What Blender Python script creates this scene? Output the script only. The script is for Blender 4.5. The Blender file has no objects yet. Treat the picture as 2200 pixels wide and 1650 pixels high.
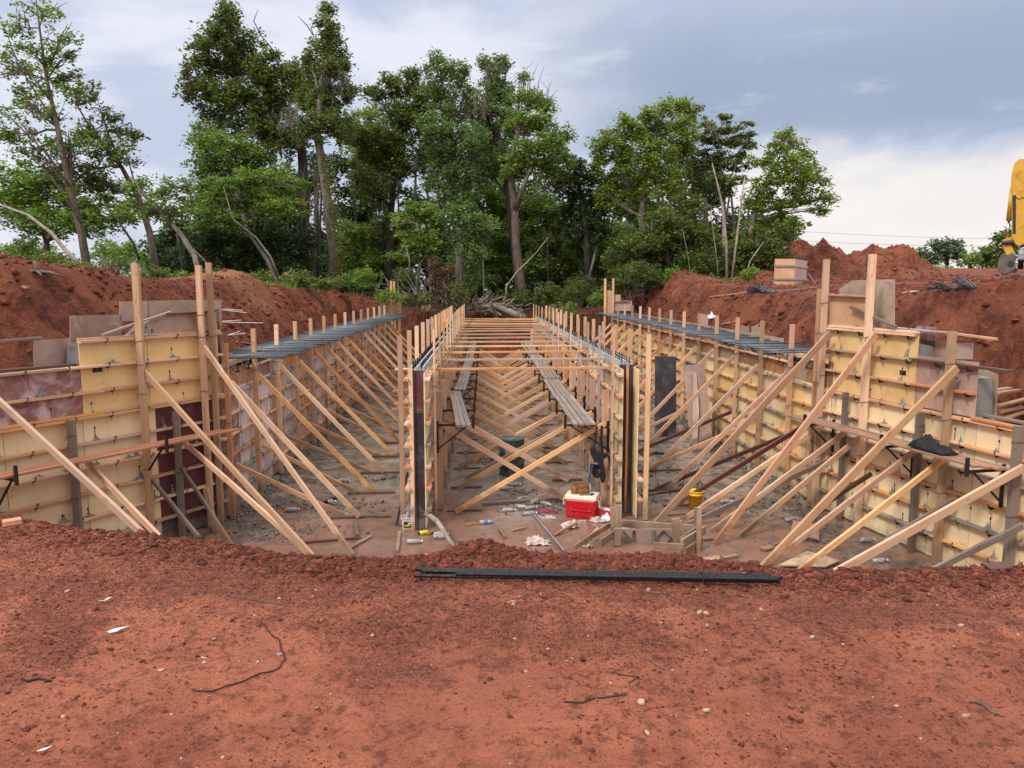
import bpy, math, random
import numpy as np
from mathutils import Vector, Matrix
random.seed(7); rng=np.random.default_rng(11)
S=bpy.context.scene; COL=S.collection
R=math.radians
# ---------------------------------------------------------------- camera
F=1650.;EYE=4.5;PX0,PY0=1100.,825.;VPX,HY=1038.,618.
pitch=math.atan((PY0-HY)/F); yaw=math.atan((PX0-VPX)/math.hypot(F,PY0-HY))
fw=np.array([math.sin(yaw)*math.cos(pitch),math.cos(yaw)*math.cos(pitch),-math.sin(pitch)])
rt=np.array([math.cos(yaw),-math.sin(yaw),0.]); upv=np.cross(rt,fw); CAM=np.array([0,0,EYE])
cam=bpy.data.cameras.new('camera'); camo=bpy.data.objects.new('camera',cam); COL.objects.link(camo)
cam.sensor_width=36; cam.lens=36*F/2200; cam.clip_end=3000; cam.clip_start=.05
camo.matrix_world=Matrix((( rt[0],upv[0],-fw[0],0),(rt[1],upv[1],-fw[1],0),(rt[2],upv[2],-fw[2],EYE),(0,0,0,1)))
S.camera=camo
def ray(px,py): return fw+rt*((px-PX0)/F)-upv*((py-PY0)/F)
def at_z(px,py,z=0.): d=ray(px,py); return Vector(CAM+d*((z-EYE)/d[2]))
def at_y(px,py,y): d=ray(px,py); return Vector(CAM+d*(y/d[1]))
def at_x(px,py,x): d=ray(px,py); return Vector(CAM+d*(x/d[0]))
# ---------------------------------------------------------------- light
SUN_EL,SUN_AZ=44,222    # azimuth clockwise from +Y
W=bpy.data.worlds.new("World"); S.world=W; W.use_nodes=True
def world():
    nt=W.node_tree; N=nt.nodes; L=nt.links
    for n in list(N): N.remove(n)
    out=N.new('ShaderNodeOutputWorld')
    sky=N.new('ShaderNodeTexSky'); sky.sky_type='NISHITA'; sky.sun_disc=False
    sky.sun_elevation=R(SUN_EL); sky.sun_rotation=R(SUN_AZ); sky.air_density=1.6; sky.dust_density=2
    bs=N.new('ShaderNodeBackground'); bs.inputs[1].default_value=.1; L.new(sky.outputs[0],bs.inputs[0])
    tc=N.new('ShaderNodeTexCoord'); sx=N.new('ShaderNodeSeparateXYZ'); L.new(tc.outputs['Generated'],sx.inputs[0])
    def M(op,a,b=None,c=None):
        n=N.new('ShaderNodeMath'); n.operation=op
        for i,v in enumerate((a,b,c)):
            if v is None: continue
            if isinstance(v,(int,float)): n.inputs[i].default_value=v
            else: L.new(v,n.inputs[i])
        return n.outputs[0]
    def SS(v,a,b,lo=0.,hi=1.):
        n=N.new('ShaderNodeMapRange'); n.interpolation_type='SMOOTHSTEP'; L.new(v,n.inputs[0])
        for i,q in enumerate((a,b,lo,hi)): n.inputs[i+1].default_value=q
        return n.outputs[0]
    X,Y,Z=sx.outputs
    az=M('ARCTAN2',X,Y); el=M('ARCSINE',Z)
    cv=N.new('ShaderNodeCombineXYZ'); L.new(M('MULTIPLY',az,3.2),cv.inputs[0]); L.new(M('MULTIPLY',el,9.),cv.inputs[1])
    def noise(scale,det,rough,off,dist=0):
        n=N.new('ShaderNodeTexNoise'); n.inputs['Scale'].default_value=scale; n.inputs['Detail'].default_value=det
        n.inputs['Roughness'].default_value=rough; n.inputs['Distortion'].default_value=dist
        v=N.new('ShaderNodeVectorMath'); v.operation='ADD'; L.new(cv.outputs[0],v.inputs[0]); v.inputs[1].default_value=off
        L.new(v.outputs[0],n.inputs[0]); return n.outputs[0]
    n1=noise(1.1,5,.55,(3.1,1.7,0),.3); n2=noise(2.4,6,.6,(8.,2.,1.),.4)
    def mix(f,a,b):
        n=N.new('ShaderNodeMix'); n.data_type='RGBA'
        if isinstance(f,float): n.inputs[0].default_value=f
        else: L.new(f,n.inputs[0])
        for i,v in ((6,a),(7,b)):
            if isinstance(v,tuple): n.inputs[i].default_value=(*v,1)
            else: L.new(v,n.inputs[i])
        return n.outputs[2]
    # grey lavender base, darker blue bank high on the right, bright band low on the right
    base=mix(SS(n1,.40,.62),(.345,.39,.49),(.515,.53,.595))
    bank=M('MULTIPLY',SS(az,-.05,.28),SS(M('ADD',el,M('MULTIPLY',n2,.10)),.17,.24))
    bank=M('MULTIPLY',bank,SS(M('ADD',el,M('MULTIPLY',n1,-.25)),.30,.12))
    c=mix(M('MULTIPLY',bank,.9),base,(.20,.25,.34))
    wisp=M('MULTIPLY',SS(n2,.58,.76),SS(el,.1,.3,.3,.7))
    c=mix(M('MULTIPLY',wisp,.7),c,(.53,.56,.62))
    low=SS(M('ADD',M('ADD',el,M('MULTIPLY',n1,-.16)),M('MULTIPLY',az,-.10)),.052,.0)
    lowr=M('MULTIPLY',low,SS(az,.08,.30,.25,1.))
    c=mix(M('MULTIPLY',lowr,SS(n2,.2,.6,1.,.8)),c,(.61,.57,.545))
    c=mix(SS(Z,.38,.8),c,(.60,.59,.58))
    # whole dome brighter toward the zenith, as under a thin overcast
    zen=SS(Z,.35,.95,1.,ZEN)
    bc=N.new('ShaderNodeBackground'); L.new(c,bc.inputs[0]); L.new(M('MULTIPLY',zen,1.0),bc.inputs[1])
    cover=SS(n2,.2,.42,.82,.97)
    ms=N.new('ShaderNodeMixShader'); L.new(cover,ms.inputs[0]); L.new(bs.outputs[0],ms.inputs[1]); L.new(bc.outputs[0],ms.inputs[2])
    L.new(ms.outputs[0],out.inputs[0])
ZEN=2.05
world()
sl=bpy.data.lights.new('sun','SUN'); sl.energy=1.5; sl.angle=R(10); sl.color=(1,.95,.87)
so=bpy.data.objects.new('sun',sl); COL.objects.link(so)
sd=Vector((math.sin(R(SUN_AZ))*math.cos(R(SUN_EL)),math.cos(R(SUN_AZ))*math.cos(R(SUN_EL)),math.sin(R(SUN_EL))))
so.rotation_euler=sd.to_track_quat('Z','Y').to_euler(); so.location=(0,-20,40)
S.view_settings.view_transform='Standard'; S.view_settings.look='None'; S.view_settings.gamma=1
S.view_settings.exposure=0.7
S.cycles.max_bounces=6; S.cycles.diffuse_bounces=3; S.cycles.transparent_max_bounces=8
# ---------------------------------------------------------------- materials
MATS={}
class NT:
    def __init__(s,name):
        s.m=bpy.data.materials.new(name); s.m.use_nodes=True; s.t=s.m.node_tree; s.N=s.t.nodes; s.L=s.t.links
        s.b=s.N['Principled BSDF']; s.tc=s.N.new('ShaderNodeTexCoord'); MATS[name]=s.m
    def put(s,i,v):
        if isinstance(v,(int,float)): i.default_value=v
        elif isinstance(v,tuple): i.default_value=v if len(v)==len(i.default_value) else (*v,1)
        else: s.L.new(v,i)
    def math(s,op,a,b=0.):
        n=s.N.new('ShaderNodeMath'); n.operation=op; s.put(n.inputs[0],a); s.put(n.inputs[1],b); return n.outputs[0]
    def mapv(s,scale,src='Object',off=None):
        n=s.N.new('ShaderNodeMapping'); n.inputs['Scale'].default_value=scale
        s.L.new(s.tc.outputs[src] if src!='Position' else s.pos(),n.inputs[0])
        if off is not None: s.L.new(off,n.inputs['Location'])
        return n.outputs[0]
    def pos(s):
        if not hasattr(s,'_g'): s._g=s.N.new('ShaderNodeNewGeometry')
        return s._g.outputs['Position']
    def rand(s):
        if not hasattr(s,'_r'): s._r=s.N.new('ShaderNodeObjectInfo')
        return s._r.outputs['Random']
    def noise(s,vec,scale,det=4,rough=.55,dist=0.):
        n=s.N.new('ShaderNodeTexNoise'); s.L.new(vec,n.inputs[0]); n.inputs['Scale'].default_value=scale
        n.inputs['Detail'].default_value=det; n.inputs['Roughness'].default_value=rough; n.inputs['Distortion'].default_value=dist
        return n.outputs[0]
    def voro(s,vec,scale,out=0,feat='F1'):
        n=s.N.new('ShaderNodeTexVoronoi'); s.L.new(vec,n.inputs[0]); n.inputs['Scale'].default_value=scale; n.feature=feat
        return n.outputs[out]
    def ss(s,v,a,b,lo=0.,hi=1.):
        n=s.N.new('ShaderNodeMapRange'); n.interpolation_type='SMOOTHSTEP'; s.put(n.inputs[0],v)
        for i,q in enumerate((a,b,lo,hi)): n.inputs[i+1].default_value=q
        return n.outputs[0]
    def mix(s,f,a,b,mode='MIX'):
        n=s.N.new('ShaderNodeMix'); n.data_type='RGBA'; n.blend_type=mode; s.put(n.inputs[0],f); s.put(n.inputs[6],a); s.put(n.inputs[7],b); return n.outputs[2]
    def bump(s,h,st=.5,d=.02):
        n=s.N.new('ShaderNodeBump'); s.L.new(h,n.inputs['Height']); n.inputs['Strength'].default_value=st; n.inputs['Distance'].default_value=d
        s.L.new(n.outputs[0],s.b.inputs['Normal'])
    def fin(s,col,rough=.7,metal=0.,spec=None):
        s.put(s.b.inputs['Base Color'],col); s.put(s.b.inputs['Roughness'],rough); s.put(s.b.inputs['Metallic'],metal)
        if spec is not None: s.b.inputs['Specular IOR Level'].default_value=spec
        return s.m
def randoff(t):
    n=t.N.new('ShaderNodeCombineXYZ'); t.put(n.inputs[0],t.math('MULTIPLY',t.rand(),37.)); t.put(n.inputs[1],t.math('MULTIPLY',t.rand(),91.)); t.put(n.inputs[2],t.math('MULTIPLY',t.rand(),17.))
    return n.outputs[0]
def wood(name,light,dark,stain,stain_amt=.5,rough=.6,spread=.35):
    t=NT(name); off=randoff(t)
    g=t.noise(t.mapv((1.2,38,38),off=off),1.0,5,.6,.6); g2=t.noise(t.mapv((.5,9,9),off=off),1.0,3,.5,1.2)
    c=t.mix(t.ss(g,.3,.7),light,dark); c=t.mix(t.ss(g2,.45,.75,0,.5),c,dark)
    st=t.noise(t.mapv((1.6,3,3),off=off),1.0,5,.65,.5)
    c=t.mix(t.ss(st,.52,.72,0,stain_amt),c,stain)
    k=t.voro(t.mapv((2.2,14,14),off=off),1.0); c=t.mix(t.ss(k,.16,.05,0,.85),c,tuple(x*.33 for x in dark))
    sp=t.noise(t.mapv((14,30,30),off=off),1.0,3,.6); c=t.mix(t.ss(sp,.68,.78,0,.55),c,tuple(x*.4 for x in dark))
    sx=t.N.new('ShaderNodeSeparateXYZ'); t.L.new(t.pos(),sx.inputs[0]); zz=t.math('ADD',sx.outputs[2],t.math('MULTIPLY',t.math('SUBTRACT',t.noise(t.mapv((1,1,1),'Position'),3.,5,.65),.5),1.6))
    c=t.mix(t.ss(zz,.55,.05,0,.7),c,(.20,.105,.06)); c=t.mix(t.ss(t.noise(t.mapv((1,1,1),'Position'),5.,6,.7,.6),.61,.70,0,.5),c,(.30,.25,.21))
    hs=t.N.new('ShaderNodeHueSaturation'); t.put(hs.inputs['Hue'],t.ss(t.rand(),0,1,.490,.508)); t.put(hs.inputs['Value'],t.ss(t.math('FRACT',t.math('MULTIPLY',t.rand(),7.3)),0,1,1-spread,1+spread*.45))
    t.put(hs.inputs['Saturation'],t.ss(t.math('FRACT',t.math('MULTIPLY',t.rand(),13.7)),0,1,.82,1.12)); t.L.new(c,hs.inputs['Color'])
    c2=t.mix(t.ss(t.math('FRACT',t.math('MULTIPLY',t.rand(),29.1)),.72,.98,0,.55),hs.outputs[0],(.27,.215,.17)); t.bump(g,.25,.004); return t.fin(c2,rough)
wood('wood_fresh',(.80,.51,.30),(.64,.345,.18),(.50,.20,.08),.6,.55,.3)
wood('wood_orange',(.72,.40,.215),(.54,.25,.12),(.33,.11,.04),.55,.42,.2)
wood('wood_grey',(.24,.19,.155),(.15,.11,.085),(.08,.055,.04),.5,.65,.2)
wood('wood_wet',(.52,.205,.09),(.38,.13,.055),(.22,.075,.035),.55,.32,.15)
wood('wood_dark',(.13,.05,.032),(.085,.032,.022),(.04,.02,.015),.6,.35,.3)
wood('wood_splash',(.38,.31,.27),(.25,.19,.16),(.12,.10,.09),.7,.6,.25)
wood('stake_wood',(.50,.36,.25),(.36,.23,.14),(.2,.12,.07),.5,.7,.2)
def ply(name,base,tone,dirt,dirt_amt=.4,streak=0.,streakc=(.6,.55,.55),lo=.5,hi=.72,rough=.5,speck=.6,sx=1.):
    t=NT(name); off=randoff(t)
    n=t.noise(t.mapv((1.3,1.3,1.3),off=off),1.0,6,.62,.4); c=t.mix(t.ss(n,.35,.7),base,tone)
    d=t.noise(t.mapv((3.2*sx,3.2,3.2),off=off),1.0,8,.68,.7); c=t.mix(t.ss(d,lo,hi,0,dirt_amt),c,dirt)
    if streak>0:
        s=t.noise(t.mapv((16,1.3,1.3),off=off),1.0,5,.6,.3); c=t.mix(t.ss(s,.47,.62,0,streak),c,streakc)
        s=t.noise(t.mapv((22,1.,1.),off=off),1.3,4,.6,.3); c=t.mix(t.ss(s,.6,.7,0,streak*.8),c,tuple(x*.35 for x in base))
    k=t.noise(t.mapv((26,26,26),off=off),1.0,3,.6); c=t.mix(t.ss(k,.69,.77,0,speck),c,tuple(x*.3 for x in dirt))
    w=t.noise(t.mapv((.9,2.5,2.5),off=off),1.0,6,.6,.5)
    sx=t.N.new('ShaderNodeSeparateXYZ'); t.L.new(t.pos(),sx.inputs[0]); pn=t.noise(t.mapv((1,1,1),'Position'),2.6,7,.7,.5); zz=t.math('ADD',sx.outputs[2],t.math('MULTIPLY',t.math('SUBTRACT',pn,.5),2.2))
    c=t.mix(t.ss(zz,.30,-.1,0,.7),c,(.24,.215,.18)); c=t.mix(t.ss(t.noise(t.mapv((1,1,1),'Position'),4.3,7,.72,.8),.64,.71,0,.45),c,(.36,.31,.25))
    hs=t.N.new('ShaderNodeHueSaturation'); t.put(hs.inputs['Value'],t.ss(t.rand(),0,1,.88,1.1)); t.L.new(c,hs.inputs['Color'])
    t.bump(w,.1,.01); return t.fin(hs.outputs[0],rough)
ply('ply_yellow',(.84,.60,.27),(.76,.48,.20),(.54,.30,.14),.3,.18,(.62,.45,.24))
ply('ply_cream',(.84,.68,.42),(.76,.56,.30),(.58,.38,.22),.3,.2,(.66,.54,.36))
ply('ply_purple',(.27,.115,.10),(.17,.06,.055),(.62,.50,.50),.8,lo=.42,hi=.68)
ply('ply_maroon',(.14,.036,.042),(.09,.026,.03),(.28,.18,.2),.6,lo=.55,hi=.75)
ply('ply_greybrown',(.46,.35,.27),(.34,.22,.15),(.17,.10,.075),.6)
ply('ply_stain',(.62,.28,.09),(.46,.17,.06),(.13,.08,.06),.75,lo=.45,hi=.68)
ply('ply_brown',(.40,.20,.10),(.26,.125,.07),(.10,.08,.065),.75,.35,(.36,.30,.22),lo=.45,hi=.68)
ply('ply_streaky',(.62,.53,.55),(.46,.33,.34),(.26,.11,.09),.45,.8,(.80,.76,.80))
ply('ply_orange_streaky',(.60,.31,.17),(.36,.16,.09),(.6,.5,.46),.5,.5,(.58,.44,.36))
ply('ply_black',(.035,.03,.035),(.06,.05,.055),(.16,.14,.15),.6,rough=.35)
ply('ply_mauve',(.46,.32,.26),(.31,.175,.13),(.60,.50,.46),.7,lo=.5,hi=.75)
ply('ply_tan',(.68,.44,.27),(.58,.32,.17),(.48,.26,.17),.4)
ply('ply_pinkish',(.56,.40,.35),(.48,.31,.26),(.62,.54,.52),.5)
def concrete(name,c1,c2,rough=.8):
    t=NT(name); n=t.noise(t.mapv((1,1,1)),2.2,8,.65,.3); c=t.mix(t.ss(n,.3,.7),c1,c2)
    k=t.noise(t.mapv((1,1,1)),38,3,.6); c=t.mix(t.ss(k,.6,.75,0,.6),c,tuple(x*.45 for x in c2)); t.bump(k,.4,.01); return t.fin(c,rough)
concrete('concrete_light',(.46,.46,.45),(.32,.33,.33)); concrete('concrete_wet',(.23,.22,.195),(.14,.135,.12),.5)
concrete('concrete_dark',(.16,.15,.145),(.09,.085,.08),.6)
def plain(name,col,rough=.5,metal=0.,var=.12,dirt=None,amt=.5,scale=9.,spec=None):
    t=NT(name); n=t.noise(t.mapv((1,1,1)),scale,5,.6); c=t.mix(t.ss(n,.3,.7),tuple(min(1,x*(1+var)) for x in col),tuple(x*(1-var) for x in col))
    if dirt: d=t.noise(t.mapv((1,1,1)),scale*.6,7,.7,.5); c=t.mix(t.ss(d,.5,.68,0,amt),c,dirt)
    t.bump(n,.15,.004); return t.fin(c,rough,metal,spec)
plain('steel_dark',(.035,.028,.027),.45,.5); plain('steel_rebar',(.10,.115,.135),.4,.5,.35,(.15,.11,.09),.5,30)
plain('steel_grey',(.32,.33,.34),.35,.8,.2); plain('wire_grey',(.20,.19,.19),.5,.6); plain('wire_black',(.018,.014,.014),.5)
plain('steel_black',(.02,.024,.028),.35,.6,.3,(.10,.045,.03),.4,30); plain('rod_white',(.62,.58,.56),.5); plain('sticker_black',(.012,.01,.012),.3); plain('paint_white',(.72,.72,.74),.45)
plain('cooler_red',(.52,.004,.016),.28,0,.1,(.55,.20,.20),.35,40); plain('cooler_white',(.78,.70,.58),.4,0,.06,(.5,.36,.26),.4,30)
plain('pail_white',(.66,.66,.74),.3,0,.05,(.4,.25,.2),.3,20); plain('yellow_bright',(.72,.74,.02),.4); plain('bucket_yellow',(.88,.52,.02),.35,0,.1,(.40,.20,.05),.5,14)
plain('drum_green',(.035,.065,.05),.45,0,.3,(.22,.22,.20),.7,7); plain('leather',(.25,.10,.025),.55,0,.3,(.08,.035,.015),.7,18); plain('cloth_black',(.012,.012,.015),.85)
plain('bag_white',(.48,.39,.37),.4,0,.2,(.42,.19,.13),.75,14); plain('card_red',(.50,.03,.05),.55); plain('cap_blue',(.05,.16,.55),.4); plain('paper_white',(.78,.78,.78),.7)
plain('red_dark',(.25,.02,.05),.6); plain('machine_yellow',(.62,.34,.03),.4,0,.1,(.22,.10,.03),.6,2.5); plain('machine_dark',(.03,.03,.032),.5,.2,.3)
plain('bucket_steel',(.15,.125,.11),.5,.5,.2,(.2,.07,.04),.6,3); plain('chrome',(.62,.66,.72),.18,1.); plain('car_silver',(.45,.47,.5),.25,.6); plain('glass_dark',(.02,.025,.03),.06)
plain('pvc_green',(.03,.28,.19),.4); plain('cut_wood',(.62,.40,.20),.7); plain('bag_tarp',(.16,.19,.23),.5,0,.4,(.05,.05,.05),.6,8); plain('stone_pale',(.40,.27,.20),.8,0,.2,(.3,.12,.07),.5,22)
plain('handle_blue',(.04,.05,.22),.4)
def bottle():
    t=NT('bottle_clear'); n=t.noise(t.mapv((1,1,1)),25,3,.6); c=t.mix(t.ss(n,.4,.6),(.62,.60,.60),(.38,.33,.32)); t.b.inputs['Transmission Weight'].default_value=.35
    t.fin(c,.25)
bottle()
def bark(name,a,b):
    t=NT(name); n=t.noise(t.mapv((5,5,1.1)),1.4,6,.65,.6); c=t.mix(t.ss(n,.35,.65),a,b); t.bump(n,.8,.06); t.fin(c,.9)
bark('bark_brown',(.17,.125,.095),(.07,.05,.04)); bark('bark_grey',(.27,.24,.20),(.13,.11,.09)); bark('bark_dark',(.05,.038,.03),(.022,.018,.015)); bark('bark_pale',(.40,.35,.29),(.24,.19,.15))
bark('bark_twig',(.20,.15,.12),(.10,.075,.06))
def leaf(name,a,b,c_,bright=.0):
    t=NT(name); n=t.noise(t.pos(),.55,3,.6); n2=t.noise(t.pos(),2.6,2,.5)
    g=t.N['Principled BSDF']; geo=t.N.new('ShaderNodeNewGeometry')
    c=t.mix(t.ss(n,.36,.64),a,b); c=t.mix(t.ss(n2,.5,.75,0,.75),c,c_)
    hs=t.N.new('ShaderNodeHueSaturation'); t.put(hs.inputs['Value'],t.ss(geo.outputs['Random Per Island'],0,1,.70,1.34)); t.L.new(c,hs.inputs['Color'])
    t.fin(hs.outputs[0],.5,spec=.35)
    tr=t.N.new('ShaderNodeBsdfTranslucent'); t.L.new(hs.outputs[0],tr.inputs[0]); ms=t.N.new('ShaderNodeMixShader'); ms.inputs[0].default_value=.45
    t.L.new(g.outputs[0],ms.inputs[1]); t.L.new(tr.outputs[0],ms.inputs[2]); t.L.new(ms.outputs[0],t.N['Material Output'].inputs[0])
leaf('leaf_dark',(0.110,0.160,0.037),(0.160,0.213,0.048),(0.251,0.265,0.064))
leaf('leaf_mid',(0.137,0.244,0.042),(0.208,0.318,0.050),(0.332,0.403,0.070))
leaf('leaf_blue',(0.125,0.213,0.064),(0.196,0.298,0.086),(0.277,0.360,0.114))
leaf('leaf_bright',(.17,.255,.036),(.235,.325,.045),(.32,.39,.07))
leaf('leaf_olive',(0.166,0.221,0.048),(0.235,0.271,0.068),(0.332,0.339,0.110))
leaf('leaf_lime',(0.160,0.290,0.040),(0.220,0.360,0.050),(0.300,0.420,0.090))
leaf('leaf_dead',(0.170,0.100,0.060),(0.240,0.150,0.085),(0.320,0.220,0.120))
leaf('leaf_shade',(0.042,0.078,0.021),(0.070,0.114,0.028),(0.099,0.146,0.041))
leaf('leaf_far',(0.070,0.120,0.055),(0.100,0.150,0.075),(0.140,0.190,0.090))
def soil():
    t=NT('soil'); P=t.mapv((1,1,1),'Position')
    big=t.noise(P,.42,6,.6,.5); mid=t.noise(P,1.9,8,.7,.3); fine=t.noise(P,15,6,.72); gr=t.noise(P,85,4,.75); cr=t.noise(t.mapv((9,16,9),'Position'),1.0,8,.72,1.2); g2=t.noise(P,190,2,.6)
    c=t.mix(t.ss(mid,.40,.60),(.66,.222,.122),(.45,.133,.073)); c=t.mix(t.ss(big,.47,.62,0,.45),c,(.32,.095,.055))
    c=t.mix(t.ss(fine,.50,.64,0,.6),c,(.115,.036,.022)); c=t.mix(t.ss(cr,.58,.68,0,.65),c,(.085,.028,.019))
    sy=t.N.new('ShaderNodeSeparateXYZ'); t.L.new(t.pos(),sy.inputs[0]); cov=t.ss(t.math('ADD',sy.outputs[1],t.math('MULTIPLY',t.math('SUBTRACT',mid,.5),5.)),2.4,4.0,-.03,.065)
    grc=t.math('ADD',gr,cov); c=t.mix(t.ss(grc,.54,.63,0,.85),c,(.12,.038,.025)); fc=t.math('ADD',t.noise(P,34,5,.7),cov); c=t.mix(t.ss(fc,.56,.64,0,.6),c,(.13,.042,.026)); c=t.mix(t.ss(gr,.42,.33,0,.5),c,(.60,.23,.145)); c=t.mix(t.ss(g2,.62,.70,0,.7),c,(.60,.33,.24))
    sx=t.N.new('ShaderNodeSeparateXYZ'); t.L.new(t.pos(),sx.inputs[0])
    far=t.ss(sx.outputs[1],7,11); m2=t.noise(P,4.2,7,.7,.4); m3=t.noise(P,.9,5,.6,.3)
    bank=t.mix(t.ss(m2,.38,.60),(.37,.105,.055),(.125,.038,.024)); bank=t.mix(t.ss(m3,.42,.6,0,.7),bank,(.50,.17,.09)); bank=t.mix(t.ss(m2,.66,.74,0,.7),bank,(.045,.018,.013))
    c=t.mix(t.math('MULTIPLY',far,.85),c,bank)
    bands=t.noise(t.mapv((.05,.35,.5),'Position'),1.0,6,.6,.4)
    fl=t.math('MULTIPLY',t.ss(sx.outputs[1],24,34),t.ss(sx.outputs[2],5.9,5.2)); fl=t.math('MULTIPLY',fl,t.ss(sx.outputs[0],9,12))
    c=t.mix(t.math('MULTIPLY',fl,t.ss(bands,.44,.60,0,.75)),c,(.37,.19,.13))
    sandy=t.N.new('ShaderNodeVectorMath'); sandy.operation='DISTANCE'; t.L.new(t.pos(),sandy.inputs[0]); sandy.inputs[1].default_value=(-9.7,30,5.2)
    c=t.mix(t.ss(sandy.outputs['Value'],3.3,1.9,0,.9),c,(.52,.235,.12))
    # leaf litter under the wood
    lit=t.math('MULTIPLY',t.ss(t.math('ADD',sx.outputs[1],t.math('MULTIPLY',mid,4)),46.5,49),t.ss(sx.outputs[0],15.5,13))
    litL=t.math('MULTIPLY',t.ss(t.math('ADD',sx.outputs[1],t.math('MULTIPLY',mid,6)),33,37),t.ss(sx.outputs[0],-10.5,-12.5)); lit=t.math('MAXIMUM',lit,litL)
    c=t.mix(lit,c,t.mix(t.ss(fine,.4,.6),(.05,.045,.022),(.10,.075,.04)))
    h=t.math('ADD',t.math('MULTIPLY',fine,.6),t.math('ADD',t.math('MULTIPLY',gr,.30),t.math('MULTIPLY',cr,-.4)))
    b1=t.N.new('ShaderNodeBump'); t.L.new(h,b1.inputs['Height']); b1.inputs['Strength'].default_value=1.; b1.inputs['Distance'].default_value=.09
    b2=t.N.new('ShaderNodeBump'); t.L.new(m2,b2.inputs['Height']); t.L.new(far,b2.inputs['Strength']); b2.inputs['Distance'].default_value=.45; t.L.new(b1.outputs[0],b2.inputs['Normal'])
    t.L.new(b2.outputs[0],t.b.inputs['Normal']); t.fin(c,t.ss(mid,.3,.7,.95,.75),spec=.22)
soil()
def sand():
    t=NT('soil_clod'); n=t.noise(t.mapv((1,1,1),'Position'),9,6,.7); geo=t.N.new('ShaderNodeNewGeometry'); c=t.mix(t.ss(n,.35,.65),(.31,.085,.050),(.13,.039,.025)); c=t.mix(t.ss(geo.outputs['Random Per Island'],.0,1.,0,.85),c,(.105,.038,.026)); t.bump(t.noise(t.mapv((1,1,1),'Position'),40,4,.7),.9,.03); t.fin(c,.9,spec=.2)
    t=NT('gravel_pale'); geo=t.N.new('ShaderNodeNewGeometry'); c=t.mix(geo.outputs['Random Per Island'],(.50,.36,.27),(.30,.15,.10)); t.fin(c,.8)
sand()
def floorm():
    t=NT('slab_floor'); P=t.mapv((1,1,1),'Position'); sx=t.N.new('ShaderNodeSeparateXYZ'); t.L.new(t.pos(),sx.inputs[0])
    a=t.noise(P,.55,7,.62,.5); b=t.noise(P,2.4,8,.68,.6); c3=t.noise(P,14,5,.7); d=t.noise(P,60,3,.6)
    grey=t.mix(t.ss(b,.35,.65),(.36,.325,.28),(.19,.165,.14)); grey=t.mix(t.ss(c3,.6,.72,0,.5),grey,(.09,.08,.075))
    mud=t.mix(t.ss(b,.35,.68),(.25,.098,.060),(.145,.052,.034)); 
    yy=t.math('ADD',sx.outputs[1],t.math('MULTIPLY',t.math('SUBTRACT',a,.5),9.))
    f=t.ss(yy,17.6,14.0,.18,1.); f=t.math('MULTIPLY',f,t.ss(b,.25,.6,1.,.62))
    f2=t.math('MAXIMUM',f,t.ss(a,.56,.70,0,.6))
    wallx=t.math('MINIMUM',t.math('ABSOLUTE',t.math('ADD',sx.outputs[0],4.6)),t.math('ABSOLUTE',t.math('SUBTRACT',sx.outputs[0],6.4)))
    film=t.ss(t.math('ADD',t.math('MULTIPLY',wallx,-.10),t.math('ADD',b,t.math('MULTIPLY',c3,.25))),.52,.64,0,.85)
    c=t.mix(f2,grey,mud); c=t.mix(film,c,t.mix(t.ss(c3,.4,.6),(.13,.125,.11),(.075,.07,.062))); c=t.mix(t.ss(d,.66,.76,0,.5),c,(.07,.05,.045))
    wet=t.ss(a,.46,.56); r=t.ss(t.math('ADD',a,t.math('MULTIPLY',b,.35)),.62,.86,.03,.36)
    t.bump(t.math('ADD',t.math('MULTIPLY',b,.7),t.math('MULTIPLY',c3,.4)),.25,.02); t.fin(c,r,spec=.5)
floorm()
# ---------------------------------------------------------------- mesh helpers
def ob(name,verts,faces,mat,parent=None,smooth=False,mw=None):
    me=bpy.data.meshes.new(name); me.from_pydata([tuple(v) for v in verts],[],faces); me.materials.append(MATS[mat])
    if smooth: me.polygons.foreach_set('use_smooth',[True]*len(me.polygons))
    me.update(); return link(name,me,parent,mw)
def link(name,me,parent=None,mw=None):
    o=bpy.data.objects.new(name,me); COL.objects.link(o)
    if mw is not None: o.matrix_world=mw
    if parent is not None:
        o.parent=parent; o.matrix_parent_inverse=Matrix.Translation(-parent.location)
    return o
def npmesh(name,V,Fq,mat,parent=None,smooth=False,nper=4):
    me=bpy.data.meshes.new(name); nv=len(V); nf=len(Fq)
    me.vertices.add(nv); me.vertices.foreach_set('co',np.ascontiguousarray(V,dtype=np.float32).ravel())
    me.loops.add(nf*nper); me.loops.foreach_set('vertex_index',np.ascontiguousarray(Fq,dtype=np.int32).ravel())
    me.polygons.add(nf); me.polygons.foreach_set('loop_start',np.arange(0,nf*nper,nper,dtype=np.int32)); me.polygons.foreach_set('loop_total',np.full(nf,nper,dtype=np.int32))
    if smooth: me.polygons.foreach_set('use_smooth',np.ones(nf,dtype=bool))
    me.update(calc_edges=True); me.validate(); me.materials.append(MATS[mat]); return link(name,me,parent)
def tag(o,label,cat,group=None):
    o['label']=label; o['category']=cat
    if group: o['group']=group
    return o
def thing(name,label,cat,loc=(0,0,0),group=None):
    o=bpy.data.objects.new(name,None); COL.objects.link(o); o.location=loc; o.empty_display_size=.2; return tag(o,label,cat,group)
def kind(o,k): o['kind']=k; return o
def basis(A,B,side=None):
    A=Vector(A);B=Vector(B); x=(B-A).normalized(); s=Vector(side) if side is not None else Vector((0,0,1))
    if abs(x.dot(s))>.97: s=Vector((0,1,0))
    z=(s-x*x.dot(s)).normalized(); y=z.cross(x); m=Matrix((x,y,z)).transposed().to_4x4(); m.translation=A; return m
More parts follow.
